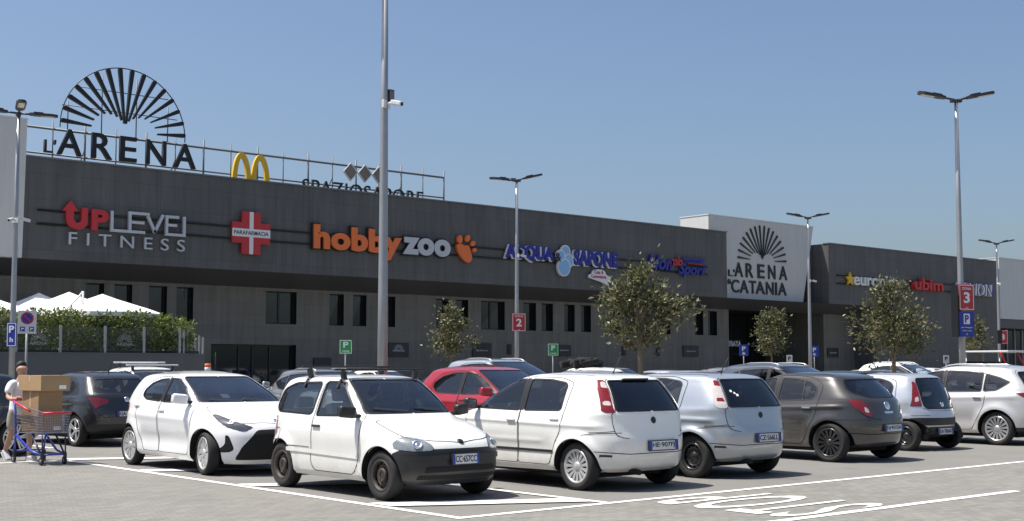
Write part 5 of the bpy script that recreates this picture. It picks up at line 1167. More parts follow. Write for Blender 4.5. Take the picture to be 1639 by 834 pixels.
# ------------------------------------------------------------------ lamp posts and traffic signs
M_head = mat('lamp_head_dark', (.03, .03, .033), .5); M_led = mat('lamp_led_panel', (.55, .52, .42), .3)
def lamp(x, y, label, dirs, h=9.95, cams=()):
    t = thing('street_lamp', label, 'street lamp', (x, y, 0), 0, 'car park lamp posts')
    link('pole', MB().tube([(0, 0, 0), (0, 0, 3), (0, 0, 6.7), (0, 0, h)], [.105, .095, .075, .055], 14).mesh('pole'), t, M_galv)
    link('base_plate', MB().box((.42, .42, .05), (0, 0, .03), bev=.01).box((.3, .3, .05), (0, 0, .08)).mesh('base_plate'), t, M_galv)
    link('pole_top', MB().box((.36, .16, .10), (0, 0, h-.03), rot=(0, 0, math.atan2(dirs[0][1], dirs[0][0])), bev=.03).mesh('pole_top'), t, M_head)
    for (dx, dy, tilt) in dirs:
        a = math.atan2(dy, dx); rot = Matrix.Translation((0, 0, h)) @ Matrix.Rotation(a, 4, 'Z') @ Matrix.Rotation(-R(tilt), 4, 'Y')
        b = MB(); b.tube([(.05, 0, 0), (.42, 0, 0)], .035, 8); o = link('arm', b.mesh('arm', True, rot), t, M_head)
        pts = [(.34, -.08), (.50, -.15), (1.05, -.16), (1.20, -.10), (1.23, 0), (1.20, .10), (1.05, .16), (.50, .15), (.34, .08)]
        b = MB().prism(pts, -.035, .045, 'xy'); b.box((.3, .2, .05), (.62, 0, .065), bev=.015); hd_ = link('lamp_head', b.mesh('lamp_head', True, rot), t, M_head)
        link('led_panel', MB().box((.42, .20, .012), (.90, 0, -.042), bev=.004).mesh('led_panel', True, rot), hd_, M_led)
    return t
D2 = [(.76, -.65, 11), (-.76, .65, 11)]
lamp(14.07, 20.4, 'tallest nearest lamp post, running out of the top of the picture', D2)
lamp(35.75, 20.4, 'right-hand near lamp post with the red number 3 and blue P boards', D2)
lamp(36.15, 42, 'lamp post carrying the red number 2 board left of the blue letters', [(.9, -.43, 14), (-.76, .65, 4), (.4, .9, 8)])
lamp(57.6, 42, 'lamp post in front of the white logo wall', D2)
lamp(79.2, 42.5, 'farthest lamp post at the right edge of the dark shop block', D2)
lamp(14.1, 41.6, 'left lamp post in front of the plain white wall panel', [(-.25, -.97, 9), (.9, -.43, -2), (-.95, .3, 4)])
M_camw = mat('camera_white', (.65, .66, .67), .4)
def cctv(x, y, z, dx, dy, label, box=False):
    t = thing('security_camera', label, 'camera', (x, y, z), math.atan2(dy, dx), 'security cameras on the lamp posts')
    link('bracket', MB().tube([(.05, 0, 0), (.22, 0, .03)], .025, 6).box((.06, .22, .16), (.04, 0, 0), bev=.01).mesh('bracket'), t, M_camw)
    link('housing', MB().box((.25, .11, .10), (.30, 0, 0), rot=(0, R(14), 0), bev=.025).mesh('housing'), t, M_camw); link('lens', MB().tube([(.415, 0, -.03), (.43, 0, -.033)], .04, 12).mesh('lens'), t, M_sblack)
cctv(14.07, 20.4, 6.80, .35, -.94, 'white security camera high on the tallest lamp post')
cctv(36.13, 41.95, 6.55, .9, -.4, 'white security camera on the lamp post before the blue letters'); cctv(57.62, 42, 6.4, .8, -.6, 'white security camera on the lamp post before the logo wall')
cctv(79.2, 42.4, 7.2, -.9, -.3, 'white security camera on the farthest lamp post'); cctv(14.1, 41.55, 6.38, -.75, -.6, 'white security camera pointing left on the left lamp post'); cctv(14.12, 41.55, 6.42, .9, -.3, 'white security camera pointing right on the left lamp post')
t = thing('junction_box', 'small dark box on the tallest lamp post above its camera', 'box', (14.19, 20.36, 6.98)); link('box_body', MB().box((.13, .1, .26), bev=.015).mesh('box_body'), t, M_head); link('box_cover', MB().box((.10, .012, .2), (0, -.056, 0), bev=.003).mesh('box_cover'), t, M_frm)
FACE = R(-24)
M_pblue = mat('traffic_blue', (.012, .03, .28), .4); M_pgreen = mat('traffic_green', (.02, .27, .06), .4); M_pred = mat('board_red', (.42, .02, .03), .4)
def board(name, label, x, y, z, w, h, m, texts, cat='sign', rz=FACE, border=None, post=None, group=None, depth=.03, extra=None):
    t = thing(name, label, cat, (x, y, z), rz, group)
    bd = link('board', MB().box((w, depth, h), (0, 0, h/2), bev=.006).mesh('board'), t, m)
    if border:
        b = MB(); q = .022
        b.box((w-.03, .004, q), (0, -depth/2-.002, h-.03)); b.box((w-.03, .004, q), (0, -depth/2-.002, .03)); b.box((q, .004, h-.06-q), (-w/2+.026, -depth/2-.002, h/2)); b.box((q, .004, h-.06-q), (w/2-.026, -depth/2-.002, h/2)); link('border', b.mesh('border'), bd, border)
    for (s_, x0, x1, z0, z1, mm, wt) in texts: link('lettering', text_mesh(s_, x0, x1, z0, z1, .006, wt), bd, mm).location.y = -depth/2-.001
    if post: link('post', MB().tube([(0, depth/2+.03, -z), (0, depth/2+.03, h*.9)], post, 8).mesh('post'), t, M_galv)
    return t, bd
board('number_board', 'red board with a white 2 on the lamp post left of the blue letters', 36.12, 41.82, 3.18, .62, .80, M_pred, [('2', -.13, .13, .22, .56, M_swhite, .03), ('ZONA', -.2, .2, .63, .71, M_swhite, .01), ('<<', -.05, .05, .05, .10, M_swhite, 0)], border=M_swhite)
board('number_board', 'red board with a white 3 above the blue P board', 35.75, 20.22, 3.34, .62, .80, M_pred, [('3', -.13, .13, .22, .56, M_swhite, .03), ('ZONA', -.2, .2, .63, .71, M_swhite, .01), ('>>', -.05, .05, .05, .10, M_swhite, 0)], border=M_swhite, rz=R(-14))
t, bd = board('parking_board', 'blue board with a white P below the red number 3 board', 35.72, 20.22, 2.52, .62, .78, M_pblue, [('parcheggio', -.24, .24, .26, .31, M_swhite, 0), ('clienti arena', -.2, .2, .17, .21, M_swhite, 0), ('o', -.03, .03, .05, .10, M_swhite, 0)], rz=R(-14))
link('white_square', MB().box((.26, .006, .32), (0, -.018, .55), bev=.002).mesh('white_square'), bd, M_swhite); link('lettering', text_mesh('P', -.08, .08, .43, .67, .006, .03), bd, M_pblue).location.y = -.022
board('back_board', 'black back board set at an angle on the right near lamp post', 35.50, 20.47, 2.50, .62, 1.62, M_sblack, [], rz=R(47), border=M_frm)
board('number_board', 'small far red board with a white 3 on the farthest lamp post', 79.3, 42.3, 3.2, .70, .90, M_pred, [('3', -.14, .14, .25, .65, M_swhite, .03)], border=M_swhite, rz=R(-35))
board('back_board', 'black back board on the farthest lamp post', 78.75, 42.2, 3.2, .70, .90, M_sblack, [], rz=R(50), border=M_frm)
t, bd = board('no_parking_sign', 'white no-parking plate with red-ringed blue disc on a grey post', 12.6, 36, 2.53, .50, .66, mat('plate_pale', (.55, .56, .56), .5), [], post=.035, rz=R(-18))
disc = lambda r, d, mm, nm: link(nm, MB().prism([(r*math.cos(a), .44+r*math.sin(a)) for a in np.linspace(0, 2*math.pi, 25)[:-1]], -.016-d, -.014, 'xz').mesh(nm), bd, mm)
disc(.175, .002, M_pred, 'red_ring'); disc(.135, .005, M_pblue, 'blue_disc')
link('red_bar', MB().box((.29, .004, .045), (0, -.023, .44), rot=(0, R(45), 0)).mesh('red_bar'), bd, M_pred)
for x in (-.12, .12): sq = link('pictogram', MB().box((.13, .004, .13), (x, -.017, .13)).mesh('pictogram'), bd, M_pblue); link('symbol', MB().box((.05, .004, .03), (x+.015, -.021, .145)).box((.02, .004, .08), (x-.02, -.021, .13)).mesh('symbol'), sq, M_swhite)
board('parking_sign', 'narrow blue parking sign on the left lamp post', 14.0, 41.38, 2.25, .34, .78, M_pblue, [('P', -.09, .09, .45, .68, M_swhite, .03), ('h', -.06, .06, .15, .30, M_swhite, .03)], rz=R(-50), border=M_swhite)
for (x, lab) in ((27.2, 'green P sign on a thin post left of the tallest lamp post'), (38.33, 'green P sign on a thin post right of the red number 2 lamp post')): board('parking_sign', lab, x, 42, 2.12, .50, .56, M_pgreen, [('P', -.10, .10, .24, .48, M_swhite, .03), ('rosa', -.14, .14, .07, .14, M_swhite, .01)], post=.03, border=M_swhite, group='green parking signs')
for (x, lab) in ((64.2, 'blue P sign on a thin post before the entrance, left of the entrance tree'), (71.8, 'blue P sign on a thin post right of the lamp post before the logo wall')): board('parking_sign', lab, x, 52, 2.36, .62, .74, M_pblue, [('P', -.12, .12, .34, .62, M_swhite, .03), ('&', -.12, .12, .08, .26, M_swhite, .02)], post=.035, group='blue parking signs', rz=R(-35))
for (x, y, lab) in ((57.0, 50, 'short grey post with a pale plate beneath the wide young tree'), (66.5, 44, 'short grey post with a pale plate beside the blue parking board')): board('parking_sign', lab, x+12, y+2, 1.9, .40, .55, mat('plate_pale', (.55, .56, .56), .5), [('P', -.1, .1, .2, .45, M_sblack, .03)], post=.03, rz=R(-38))
t = thing('delineator_post', 'small orange and white warning post behind the white compact car', 'bollard', (14.2, 28.05, 0))
for z0, z1, mm, nm in ((0, 1.30, M_sorange, 'post_lower'), (1.302, 1.46, M_sred, 'post_band'), (1.462, 1.58, M_swhite, 'reflector_band'), (1.582, 1.66, M_sorange, 'cap')): link(nm, MB().lathe([(.001, z0), (.075, z0), (.075, z1-.01), (.06, z1), (.001, z1)], 16).mesh(nm), t, mm)
# trolley shelter far right
t = thing('trolley_shelter', 'trolley shelter with a pale flat roof and slanted red struts', 'shelter', (76, 40.5, 0), R(0))
link('roof', MB().box((4.6, 3.0, .10), (0, 0, 2.62), bev=.02).mesh('roof'), t, M_swhite)
for x in (-2.1, 0, 2.1):
    link('strut', MB().tube([(x-.9, -1.4, 2.55), (x+.25, -1.4, 1.2)], .06, 6).mesh('strut'), t, M_pred); link('post', MB().tube([(x+.25, -1.4, 0), (x+.25, -1.4, 1.25)], .05, 6).tube([(x, 1.4, 0), (x, 1.4, 2.57)], .05, 6).mesh('post'), t, M_galv)
link('side_panel', MB().box((4.4, .03, 1.6), (0, 1.35, 1.2)).mesh('side_panel'), t, M_void)
# ------------------------------------------------------------------ cars in view
WHITE = paint('paint_white', (.82, .82, .80), 0, .10); WHITE2 = paint('paint_pearl', (.80, .80, .80), 0, .03); WHITE3 = paint('paint_white_worn', (.80, .795, .765), 0, .20)
SILV = paint('paint_silver_blue', (.43, .465, .505), .5, .16); GREY = paint('paint_graphite', (.036, .034, .033), .2, .10); SILV2 = paint('paint_silver', (.58, .60, .64), .5, .08)
CHAMP = paint('paint_silver_warm', (.62, .61, .60), .4, .06); RED = paint('paint_red', (.34, .010, .022), .15, .04); BLK = paint('paint_black', (.014, .015, .019), .2, .06); NAVY = paint('paint_night_blue', (.020, .026, .036), .3, .08)
LGREY = paint('paint_grey', (.22, .225, .235), .5, .1)
UP, DN = R(90), R(-90)          # nose away from / towards the aisle
r, sh, ob = build_car('citycar', 'parked_car', 'small white three-door city car with black bumpers and black roof bars', (9.15, 13.34, 0), DN, WHITE3, (.283, 'steelcap', 12, M_steel), over={'wheel': M_steel}, scale=1.03)
def at(sh, view, p):
    h = sh.ray(view, p); return h[0], h[1]
def tilt_of(n): return math.asin(max(-1, min(1, n.z)))
def put_plate(r, sh, txt, z, front, y=0., lift=.02):
    p, n = at(sh, 'F' if front else 'R', (y, z)); return plate(r, txt, p+Vector((lift if front else -lift, 0, 0)), n, -R(4), front)
put_plate(r, sh, 'CC\u00b7657CC', .475, True, .0, .026)
def badge(r, sh, view, p, rad, m=M_sblack, name='badge'):
    q, n = at(sh, view, p); o = link(name, MB().lathe([(.001, .012), (rad*.8, .012), (rad, .004), (rad, 0)], 20).mesh(name), r, m)
    o.location = q; o.rotation_euler = n.to_track_quat('Z', 'Y').to_euler(); return o
badge(r, sh, 'F', (0, .665), .042)
def lamp_bowl(r, sh, view, p, rad):
    for sg in (1, -1):
        h = sh.ray(view, p); q = h[0].copy(); n = h[1].copy(); q.y *= sg; n.y *= sg
        o = link('lamp_bowl', MB().lathe([(rad*.25, .004), (rad*.5, -.002), (rad*.85, .006), (rad, .012), (rad*1.04, .004)], 20).mesh('lamp_bowl'), r, M_chrome); o.location = q+n*.004; o.rotation_euler = n.to_track_quat('Z', 'Y').to_euler()
lamp_bowl(r, sh, 'F', (.545, .645), .055)
for (x, nm) in ((.02, 'roof_bar'), (-.74, 'roof_bar')):
    z = sh.ray('T', (x, .0))[0].z; o = link(nm, MB().box((.045, 1.32, .028), (x, 0, z+.095), bev=.01).mesh(nm), r, M_black)
    for sg in (-1, 1):
        zz = sh.ray('T', (x, .54*sg))[0].z; b = MB(); b.box((.08, .05, z+.09-zz), (x, .535*sg, (zz+z+.09)/2-.01), rot=(R(-14)*sg, 0, 0), bev=.015); b.box((.045, .010, .13), (x, .60*sg, zz-.055), rot=(R(32)*sg, 0, 0)); link('bar_foot', b.mesh('bar_foot'), o, M_black)
def wiper(r, sh, view, pts, name='wiper'):
    b = sh.ribbon(view, pts, .028, .014, False); link(name, b.mesh(name, False), r, M_black)
wiper(r, sh, 'F', [(.50, .985), (.08, 1.02)]); wiper(r, sh, 'F', [(-.06, .985), (-.50, 1.02)])
def aerial(r, sh, x, y=0, h=.22, lean=-.14):
    q = sh.ray('T', (x, y))[0]; link('aerial', MB().tube([q, q+Vector((lean*.1, 0, .04)), q+Vector((lean, 0, h))], [.016, .008, .004], 6).mesh('aerial'), r, M_black)

r, sh, ob = build_car('compact', 'parked_car', 'glossy pearl white compact car with dark slanted headlights, nose towards the aisle', (9.29, 18.07, 0), DN, WHITE2, (.312, 'slits', 10, M_cap), over={'steer': -8})
lamp_bowl(r, sh, 'FC', (-.78, .765), .038)
badge(r, sh, 'F', (0, .78), .05, M_chrome)
p_, n_ = at(sh, 'F', (-.20, 1.15)); o = link('windscreen_sticker', MB().box((.13, .13, .004), bev=.001).mesh('windscreen_sticker'), r, M_paper); o.location = p_-n_*.03; o.rotation_euler = n_.to_track_quat('Z', 'Y').to_euler()
wiper(r, sh, 'F', [(.50, 1.05), (.02, 1.075)]); wiper(r, sh, 'F', [(-.06, 1.05), (-.52, 1.075)])

wl = (.303, 'cover', 15, M_cap)
r, sh, ob = build_car('hatchback', 'parked_car', 'white five-door hatchback with black side mouldings, seen from its dusty rear', (11.80, 12.87, 0), UP, WHITE3, wl, over={'side_mirror': M_black})
put_plate(r, sh, 'HE\u00b7907FJ', .565, False, -.10); badge(r, sh, 'R', (0, .885), .045); aerial(r, sh, -1.12)
b = MB().box((.09, .12, .05), (-1.80, .32, .25), bev=.02).tube([(-1.5, .32, .25), (-1.9, .32, .24)], .035, 8); link('exhaust', b.mesh('exhaust'), r, M_dark)
p_ = at(sh, 'R', (0, 1.39))[0]; link('spoiler_lip', MB().box((.10, .46, .025), p_+Vector((.02, 0, .005)), rot=(0, R(12), 0), bev=.008).mesh('spoiler_lip'), r, M_black)
r, sh, ob = build_car('hatchback', 'parked_car', 'silver-blue five-door hatchback with black steel wheels and a sticker on its rear window', (14.30, 13.13, 0), UP, SILV, (.303, 'steel', 12, M_blackrim), over={'side_mirror': M_black, 'tail_light': M_lampwhite, 'lamp_lens': M_red})
put_plate(r, sh, 'CZ\u00b7566LL', .565, False, -.08); badge(r, sh, 'R', (0, .885), .045); aerial(r, sh, -1.12)
p_, n_ = at(sh, 'R', (.42, 1.22)); b = MB(); 
for (y, z, rad) in ((0, 0, .026), (-.05, -.035, .022), (-.085, -.07, .028)): b.lathe([(rad*.45, 0), (rad*.45, .004), (rad, .004), (rad, 0)], 14, 'z') if False else b.box((rad*1.4, rad*1.4, .004), (z, y, 0), bev=.001)
o = link('window_sticker', b.mesh('window_sticker'), r, M_paper); o.location = p_+n_*.006; o.rotation_euler = n_.to_track_quat('Z', 'X').to_euler()
b = MB().tube([(-1.5, .30, .25), (-1.9, .30, .24)], .035, 8); link('exhaust', b.mesh('exhaust'), r, M_dark)
r, sh, ob = build_car('hatch_round', 'parked_car', 'dark grey five-door hatchback with black alloy wheels', (18.28, 13.64, 0), UP, GREY, (.322, 'blackalloy', 14, M_blackrim))
put_plate(r, sh, 'DJ\u00b7951DA', .56, False, -.06); badge(r, sh, 'R', (0, .93), .075, M_chrome)
r, sh, ob = build_car('minicar', 'parked_car', 'tiny silver-white hatchback with a black glass rear hatch and tall red lamps', (21.68, 14.30, 0), UP, SILV2, (.278, 'steel', 12, M_blackrim))
put_plate(r, sh, 'DA\u00b7700AR', .36, False); badge(r, sh, 'R', (0, .86), .05, M_chrome)
r, sh, ob = build_car('minivan', 'parked_car', 'silver people carrier with tinted windows and multi-spoke wheels at the right edge', (24.72, 14.22, 0), UP, CHAMP, (.337, 'alloy', 15, M_alloy))
def roof_rails(r, sh, m, w=.52, x0=-1.0, x1=.1):
    for sg in (-1, 1):
        pts = []
        for x in np.linspace(x0, x1, 7): pts.append(sh.ray('T', (x, w*sg))[0]+Vector((0, 0, .035 if x0 < x < x1 else .005)))
        link('roof_rail', MB().tube(pts, .013, 6).mesh('roof_rail'), r, m)
roof_rails(r, sh, M_alloy, .50)
r, sh, ob = build_car('crossover', 'parked_car', 'bright red crossover between the tallest lamp post and the white hatchback', (15.36, 18.36, 0), DN, RED, (.345, 'twin', 5, M_alloy))
badge(r, sh, 'F', (0, .80), .05, M_chrome)
r, sh, ob = build_car('crossover', 'parked_car', 'black crossover with twin-spoke silver wheels behind the shopping trolley', (10.30, 25.78, 0), R(93), BLK, (.345, 'twin', 5, M_alloy), scale=.93)
put_plate(r, sh, 'GA\u00b7418TL', .70, False, 0, .02); badge(r, sh, 'R', (0, 1.0), .06, M_chrome); aerial(r, sh, -1.05)
r, sh, ob = build_car('hatch_round', 'moving_car', 'dark night-blue car crossing the aisle behind the man at the left edge', (6.5, 23.35, 0), math.pi, NAVY, (.322, 'twin', 5, M_alloy))
# white estate with roof bars, further rows
def far(model_, lab, x, y, rz, pm, wh=(.312, 'slits', 10, M_cap), rails=None, scale=1., cat='car'):
    r, sh, ob = build_car(model_, 'parked_car', lab, (x, y, 0), rz, pm, wh, lite=True, scale=scale, group='cars in the rows behind')
    if rails is not None: roof_rails(r, sh, rails)
    return r, sh
AL = (.345, 'alloy', 15, M_alloy)
r, sh = far('crossover', 'white car with white roof crossbars between the black crossover and the compact car', 14.3, 31.45, DN, WHITE)
for x in (-.75, .05):
    z = sh.ray('T', (x, 0))[0].z; o = link('roof_bar', MB().box((.06, 1.45, .04), (x, 0, z+.11), bev=.015).mesh('roof_bar'), r, M_swhite)
    for sg in (-1, 1): link('bar_foot', MB().box((.07, .06, .13), (x, .55*sg, z+.03), bev=.015).mesh('bar_foot'), o, M_black)
far('hatchback', 'white hatchback mostly hidden behind the pearl white compact car', 13.2, 26.0, DN, WHITE)
far('minivan', 'grey people carrier with pale roof rails behind the small city car', 16.6, 26.2, DN, LGREY, AL, M_alloy, .95)
far('hatch_round', 'dark hatchback with pale roof edge left of the red crossover', 20.1, 26.0, UP, NAVY)
far('minivan', 'tall silver car with roof rails behind the red crossover', 22.3, 26.3, DN, SILV, AL, M_alloy, 1.12)
far('hatchback', 'silver hatchback behind the white hatchback, left of the large tree trunk', 26.0, 26.2, DN, SILV)
r9, sh9 = far('crossover', 'white crossover with black bundle on its roof, beyond the silver hatchbacks', 29.3, 30.7, UP, WHITE)
far('hatch_round', 'silver rounded hatchback by the large tree trunk', 30.4, 26.1, DN, SILV2)
far('hatchback', 'white hatchback right of the large tree trunk', 33.2, 26.0, UP, WHITE)
far('compact', 'white compact car in the row below the entrance', 35.9, 26.1, DN, WHITE2)
far('minivan', 'steel-blue car with roof rails behind the dark grey hatchback', 24.55, 18.4, DN, paint('paint_steel_blue', (.10, .115, .14), .5, .1), AL, M_alloy, 1.03)
far('hatchback', 'black hatchback with flat dark roof right of the steel-blue car', 27.3, 18.2, DN, BLK)
far('crossover', 'tall white crossover with dark windows under the wide young tree', 42.3, 26.4, DN, WHITE, AL, M_swhite, 1.12)
far('hatchback', 'white hatchback right of the tall white crossover', 45.2, 26.0, DN, WHITE)
far('hatch_round', 'dark hatchback left of the tall white crossover', 38.9, 26.0, UP, BLK)
far('crossover', 'dark crossover near the far trolley shelter', 49.0, 26.4, UP, NAVY, AL)
far('hatchback', 'grey hatchback beside the dark crossover near the shelter', 52.3, 26.1, DN, LGREY)
E2 = [('compact', 19.0, 31.4, UP, SILV, 'silver compact car in the second far row behind the city car'), ('hatch_round', 25.2, 31.3, DN, RED, 'red hatchback in the second far row'), ('hatchback', 33.4, 31.2, UP, SILV2, 'silver hatchback in the second far row, right half'), ('crossover', 38.4, 31.2, DN, LGREY, 'grey crossover in the second far row below the entrance'), ('hatchback', 46.0, 31.3, UP, WHITE, 'white hatchback in the second far row under the wide tree'),
      ('hatchback', 17.0, 39.8, UP, LGREY, 'grey hatchback parked near the terrace'), ('compact', 27.6, 39.8, DN, WHITE, 'white compact car parked under the first green parking sign'), ('crossover', 40.5, 39.8, DN, SILV, 'silver crossover parked right of the second green parking sign'), ('hatch_round', 46.0, 39.8, UP, WHITE, 'white rounded hatchback in the row nearest the shops'), ('hatchback', 51.2, 39.8, DN, SILV, 'silver hatchback parked just before the entrance tree'), ('compact', 61.6, 39.8, UP, BLK, 'black compact car parked right of the logo wall lamp post'), ('crossover', 67.0, 39.8, DN, WHITE, 'white crossover in the row nearest the right shop block')]
for m_, x, y, rz, pm, lab in E2: far(m_, lab, x, y, rz, pm)
t = thing('roof_bundle', 'black folded bundle strapped on a car roof in the far row', 'luggage', (29.3, 30.5, 1.61))
M_bag = mat('bag_black', (.010, .010, .011), .95, bump=.6, bscale=12)
b = MB(); rd = random.Random(4)
for k in range(9): b.box((rd.uniform(.5, .9), rd.uniform(.4, .6), rd.uniform(.16, .3)), (rd.uniform(-.35, .35), rd.uniform(-.55, .55), .13), rot=(rd.uniform(-.2, .2), rd.uniform(-.25, .25), rd.uniform(0, 3)), bev=.07, seg=3)
link('bag', b.mesh('bag'), t, M_bag); link('strap', MB().box((1.05, .05, .02), (0, 0, .02), bev=.005).mesh('strap'), t, M_black)

# ------------------------------------------------------------------ shopping trolley, boxes and the man pushing it
TX, TY, TR = 7.46, 20.45, R(-86)       # trolley heading: local +x is its front
M_tblue = mat('trolley_blue', (.012, .035, .36), .35, coat=.4); M_wire = mat('trolley_wire', (.28, .30, .38), .35, metal=.6); M_tred = mat('trolley_red', (.55, .03, .035), .4)
t = thing('shopping_trolley', 'blue-framed wire shopping trolley loaded with two cardboard boxes', 'trolley', (TX, TY, 0), TR)
for sg in (-1, 1):
    b = MB(); b.tube([(-.56, .25*sg, 1.02), (-.50, .25*sg, .85), (-.46, .25*sg, .45), (-.52, .25*sg, .18)], .017, 7); link('frame', b.mesh('frame'), t, M_tblue)
    b = MB(); b.tube([(-.46, .25*sg, .46), (.05, .21*sg, .22), (.42, .19*sg, .16)], .019, 7); link('frame', b.mesh('frame'), t, M_tblue)
    b = MB(); b.tube([(.02, .20*sg, .48), (.40, .19*sg, .16)], .016, 7); b.tube([(.40, .19*sg, .5), (.42, .19*sg, .16)], .013, 6); link('frame', b.mesh('frame'), t, mat('trolley_dark_blue', (.02, .02, .06), .4))
for q in ([(.42, -.19, .17), (.42, .19, .17)], [(-.5, -.25, .2), (-.5, .25, .2)]): link('cross_bar', MB().tube(q, .014, 6).mesh('cross_bar'), t, M_tblue)
b = MB(); b.tube([(-.57, -.27, 1.03), (-.57, .27, 1.03)], .02, 8); link('handle', b.mesh('handle'), t, M_tred)
for sg in (-1, 1): link('side_bumper', MB().tube([(-.52, .27*sg, 1.0), (-.2, .275*sg, .93), (.10, .27*sg, .86)], .018, 7).mesh('side_bumper'), t, M_tred)
link('side_bumper', MB().tube([(.49, -.24, .83), (.49, .24, .83)], .02, 7).mesh('side_bumper'), t, M_tred)
b = MB()
def bk(x, y, z):   # basket corner interpolation: narrower at the front and bottom
    return None
zt = lambda x: .98-.13*(x+.48)/.96; zb_ = lambda x: .50+.02*(x+.48)/.96; hw_ = lambda x, f: (.27-.035*(x+.48)/.96)*(.84+.16*f)
for f in np.linspace(0, 1, 9):
    z = lambda x: zb_(x)+(zt(x)-zb_(x))*f; rr = .008 if f in (0, 1) else .0035
    b.tube([(-.48, hw_(-.48, f), z(-.48)), (.48, hw_(.48, f), z(.48)), (.48, -hw_(.48, f), z(.48)), (-.48, -hw_(-.48, f), z(-.48))], rr, 5)
for x in np.linspace(-.48, .48, 22):
    for sg in (-1, 1): b.tube([(x, sg*hw_(x, 0), zb_(x)), (x, sg*hw_(x, 1), zt(x))], .003, 4)
    b.tube([(x, -hw_(x, 0), zb_(x)), (x, hw_(x, 0), zb_(x))], .003, 4)
for y in np.linspace(-1, 1, 12):
    b.tube([(.48, y*hw_(.48, 0), zb_(.48)), (.48, y*hw_(.48, 1), zt(.48))], .003, 4); b.tube([(-.48, y*hw_(-.48, 0), zb_(-.48)), (.48, y*hw_(.48, 0), zb_(.48))], .003, 4)
link('basket', b.mesh('basket'), t, M_wire)
for x, y in ((-.50, .25), (-.50, -.25), (.41, .19), (.41, -.19)):
    w = link('castor', MB().box((.05, .045, .09), (x, y, .155), bev=.01).mesh('castor'), t, M_black)
    link('castor_wheel', MB().lathe([(.001, -.016), (.05, -.018), (.066, -.014), (.068, 0), (.066, .014), (.05, .018), (.001, .016)], 20, 'y').mesh('castor_wheel', True, Matrix.Translation((x-.02, y, .069))), w, M_tyre); link('wheel_hub', MB().lathe([(.001, -.02), (.026, -.02), (.026, .02), (.001, .02)], 14, 'y').mesh('wheel_hub', True, Matrix.Translation((x-.02, y, .069))), w, M_wire)
M_card = mat('cardboard', (.36, .235, .12), .8, var=.2, vscale=4); M_card2 = mat('cardboard_dark', (.29, .185, .095), .8, var=.2, vscale=4); M_tape = mat('packing_tape', (.50, .38, .22), .3)
def carton(label, loc, size, rz, m):
    c = thing('cardboard_box', label, 'box', loc, rz); x, y, z = size
    link('carton', MB().box(size, (0, 0, z/2), bev=.006).mesh('carton'), c, m)
    b = MB(); b.box((.05, y+.004, .002), (0, 0, z+.0012)); b.box((.05, .002, z*.4), (0, -y/2-.0012, z*.8)); b.box((.05, .002, z*.4), (0, y/2+.0012, z*.8)); link('tape', b.mesh('tape'), c, M_tape)
    link('carton_label', MB().box((.002, .12, .06), (x/2+.0014, .12, .06)).mesh('carton_label'), c, M_paper); return c
rot = Matrix.Rotation(TR, 3, 'Z')
def tw_(x, y, z): v = rot @ Vector((x, y, z)); return (TX+v.x, TY+v.y, v.z)
carton('tall plain cardboard box standing upright in the trolley basket', tw_(-.06, 0, .52), (.62, .40, .66), TR, M_card2)
carton('wide cardboard box lying on top of the tall one', tw_(-.02, .01, 1.182), (.76, .50, .25), TR+R(3), M_card)

def skin(name, chains, m, parent=None, sub=2, root=0):
    """one continuous surface grown round a skeleton: chains of ((x, y, z), radius); equal joints are shared"""
    pts, rad, ed, ix = [], [], [], {}
    for ch in chains:
        last = None
        for p, q in ch:
            k = tuple(round(c, 4) for c in p)
            if k not in ix: ix[k] = len(pts); pts.append(p); rad.append(q)
            if last is not None and last != ix[k]: ed.append((last, ix[k]))
            last = ix[k]
    me = bpy.data.meshes.new(name); me.from_pydata(pts, ed, []); ob = bpy.data.objects.new(name, me); COL.objects.link(ob)
    ob.modifiers.new('skin', 'SKIN'); sv = me.skin_vertices[0].data
    for i, q in enumerate(rad): sv[i].radius = (q, q) if not isinstance(q, tuple) else q; sv[i].use_root = (i == root)
    s_ = ob.modifiers.new('sub', 'SUBSURF'); s_.levels = sub; s_.render_levels = sub
    dg = bpy.context.evaluated_depsgraph_get(); ev = ob.evaluated_get(dg); nm = bpy.data.meshes.new_from_object(ev)
    bpy.data.objects.remove(ob); nm.polygons.foreach_set('use_smooth', [True]*len(nm.polygons)); nm.name = name; nm.materials.clear()
    return link(name, nm, parent, m)
M_skin = mat('skin', (.42, .25, .17), .55); M_tee = mat('white_tshirt', (.74, .75, .78), .85, bump=.2, bscale=18); M_short = mat('khaki_shorts', (.33, .31, .25), .9, bump=.2, bscale=18); M_hair = mat('dark_hair', (.012, .011, .010), .7); M_shoe = mat('grey_trainers', (.35, .36, .38), .7); M_sole = mat('shoe_sole', (.6, .6, .6), .7)
px_, py_ = tw_(-1.02, .02, 0)[:2]
man = thing('person', 'man in a white T-shirt and khaki shorts pushing the loaded trolley', 'person', (px_, py_, 0), TR)
pel = ((0, 0, .87), .078); ch = []
head = [((.075, 0, 1.405), .052), ((.09, 0, 1.46), .066), ((.10, 0, 1.515), .083), ((.092, 0, 1.565), .082), ((.085, 0, 1.60), .045)]
spine = [pel, ((.01, 0, 1.0), .10), ((.03, 0, 1.16), .115), ((.05, 0, 1.29), .10), ((.065, 0, 1.355), .06)] + head
ch.append(spine)
legs = {1: [pel, ((.02, .095, .78), .062), ((.20, .10, .47), .056), ((.24, .10, .30), .050), ((.22, .10, .085), .034), ((.30, .105, .035), .030), ((.38, .11, .025), .022)],
        -1: [pel, ((-.01, -.095, .78), .062), ((-.02, -.10, .47), .056), ((-.14, -.10, .31), .050), ((-.27, -.10, .14), .034), ((-.22, -.105, .05), .030), ((-.15, -.11, .028), .022)]}
for sg in (1, -1): ch.append(legs[sg])
arms = {}
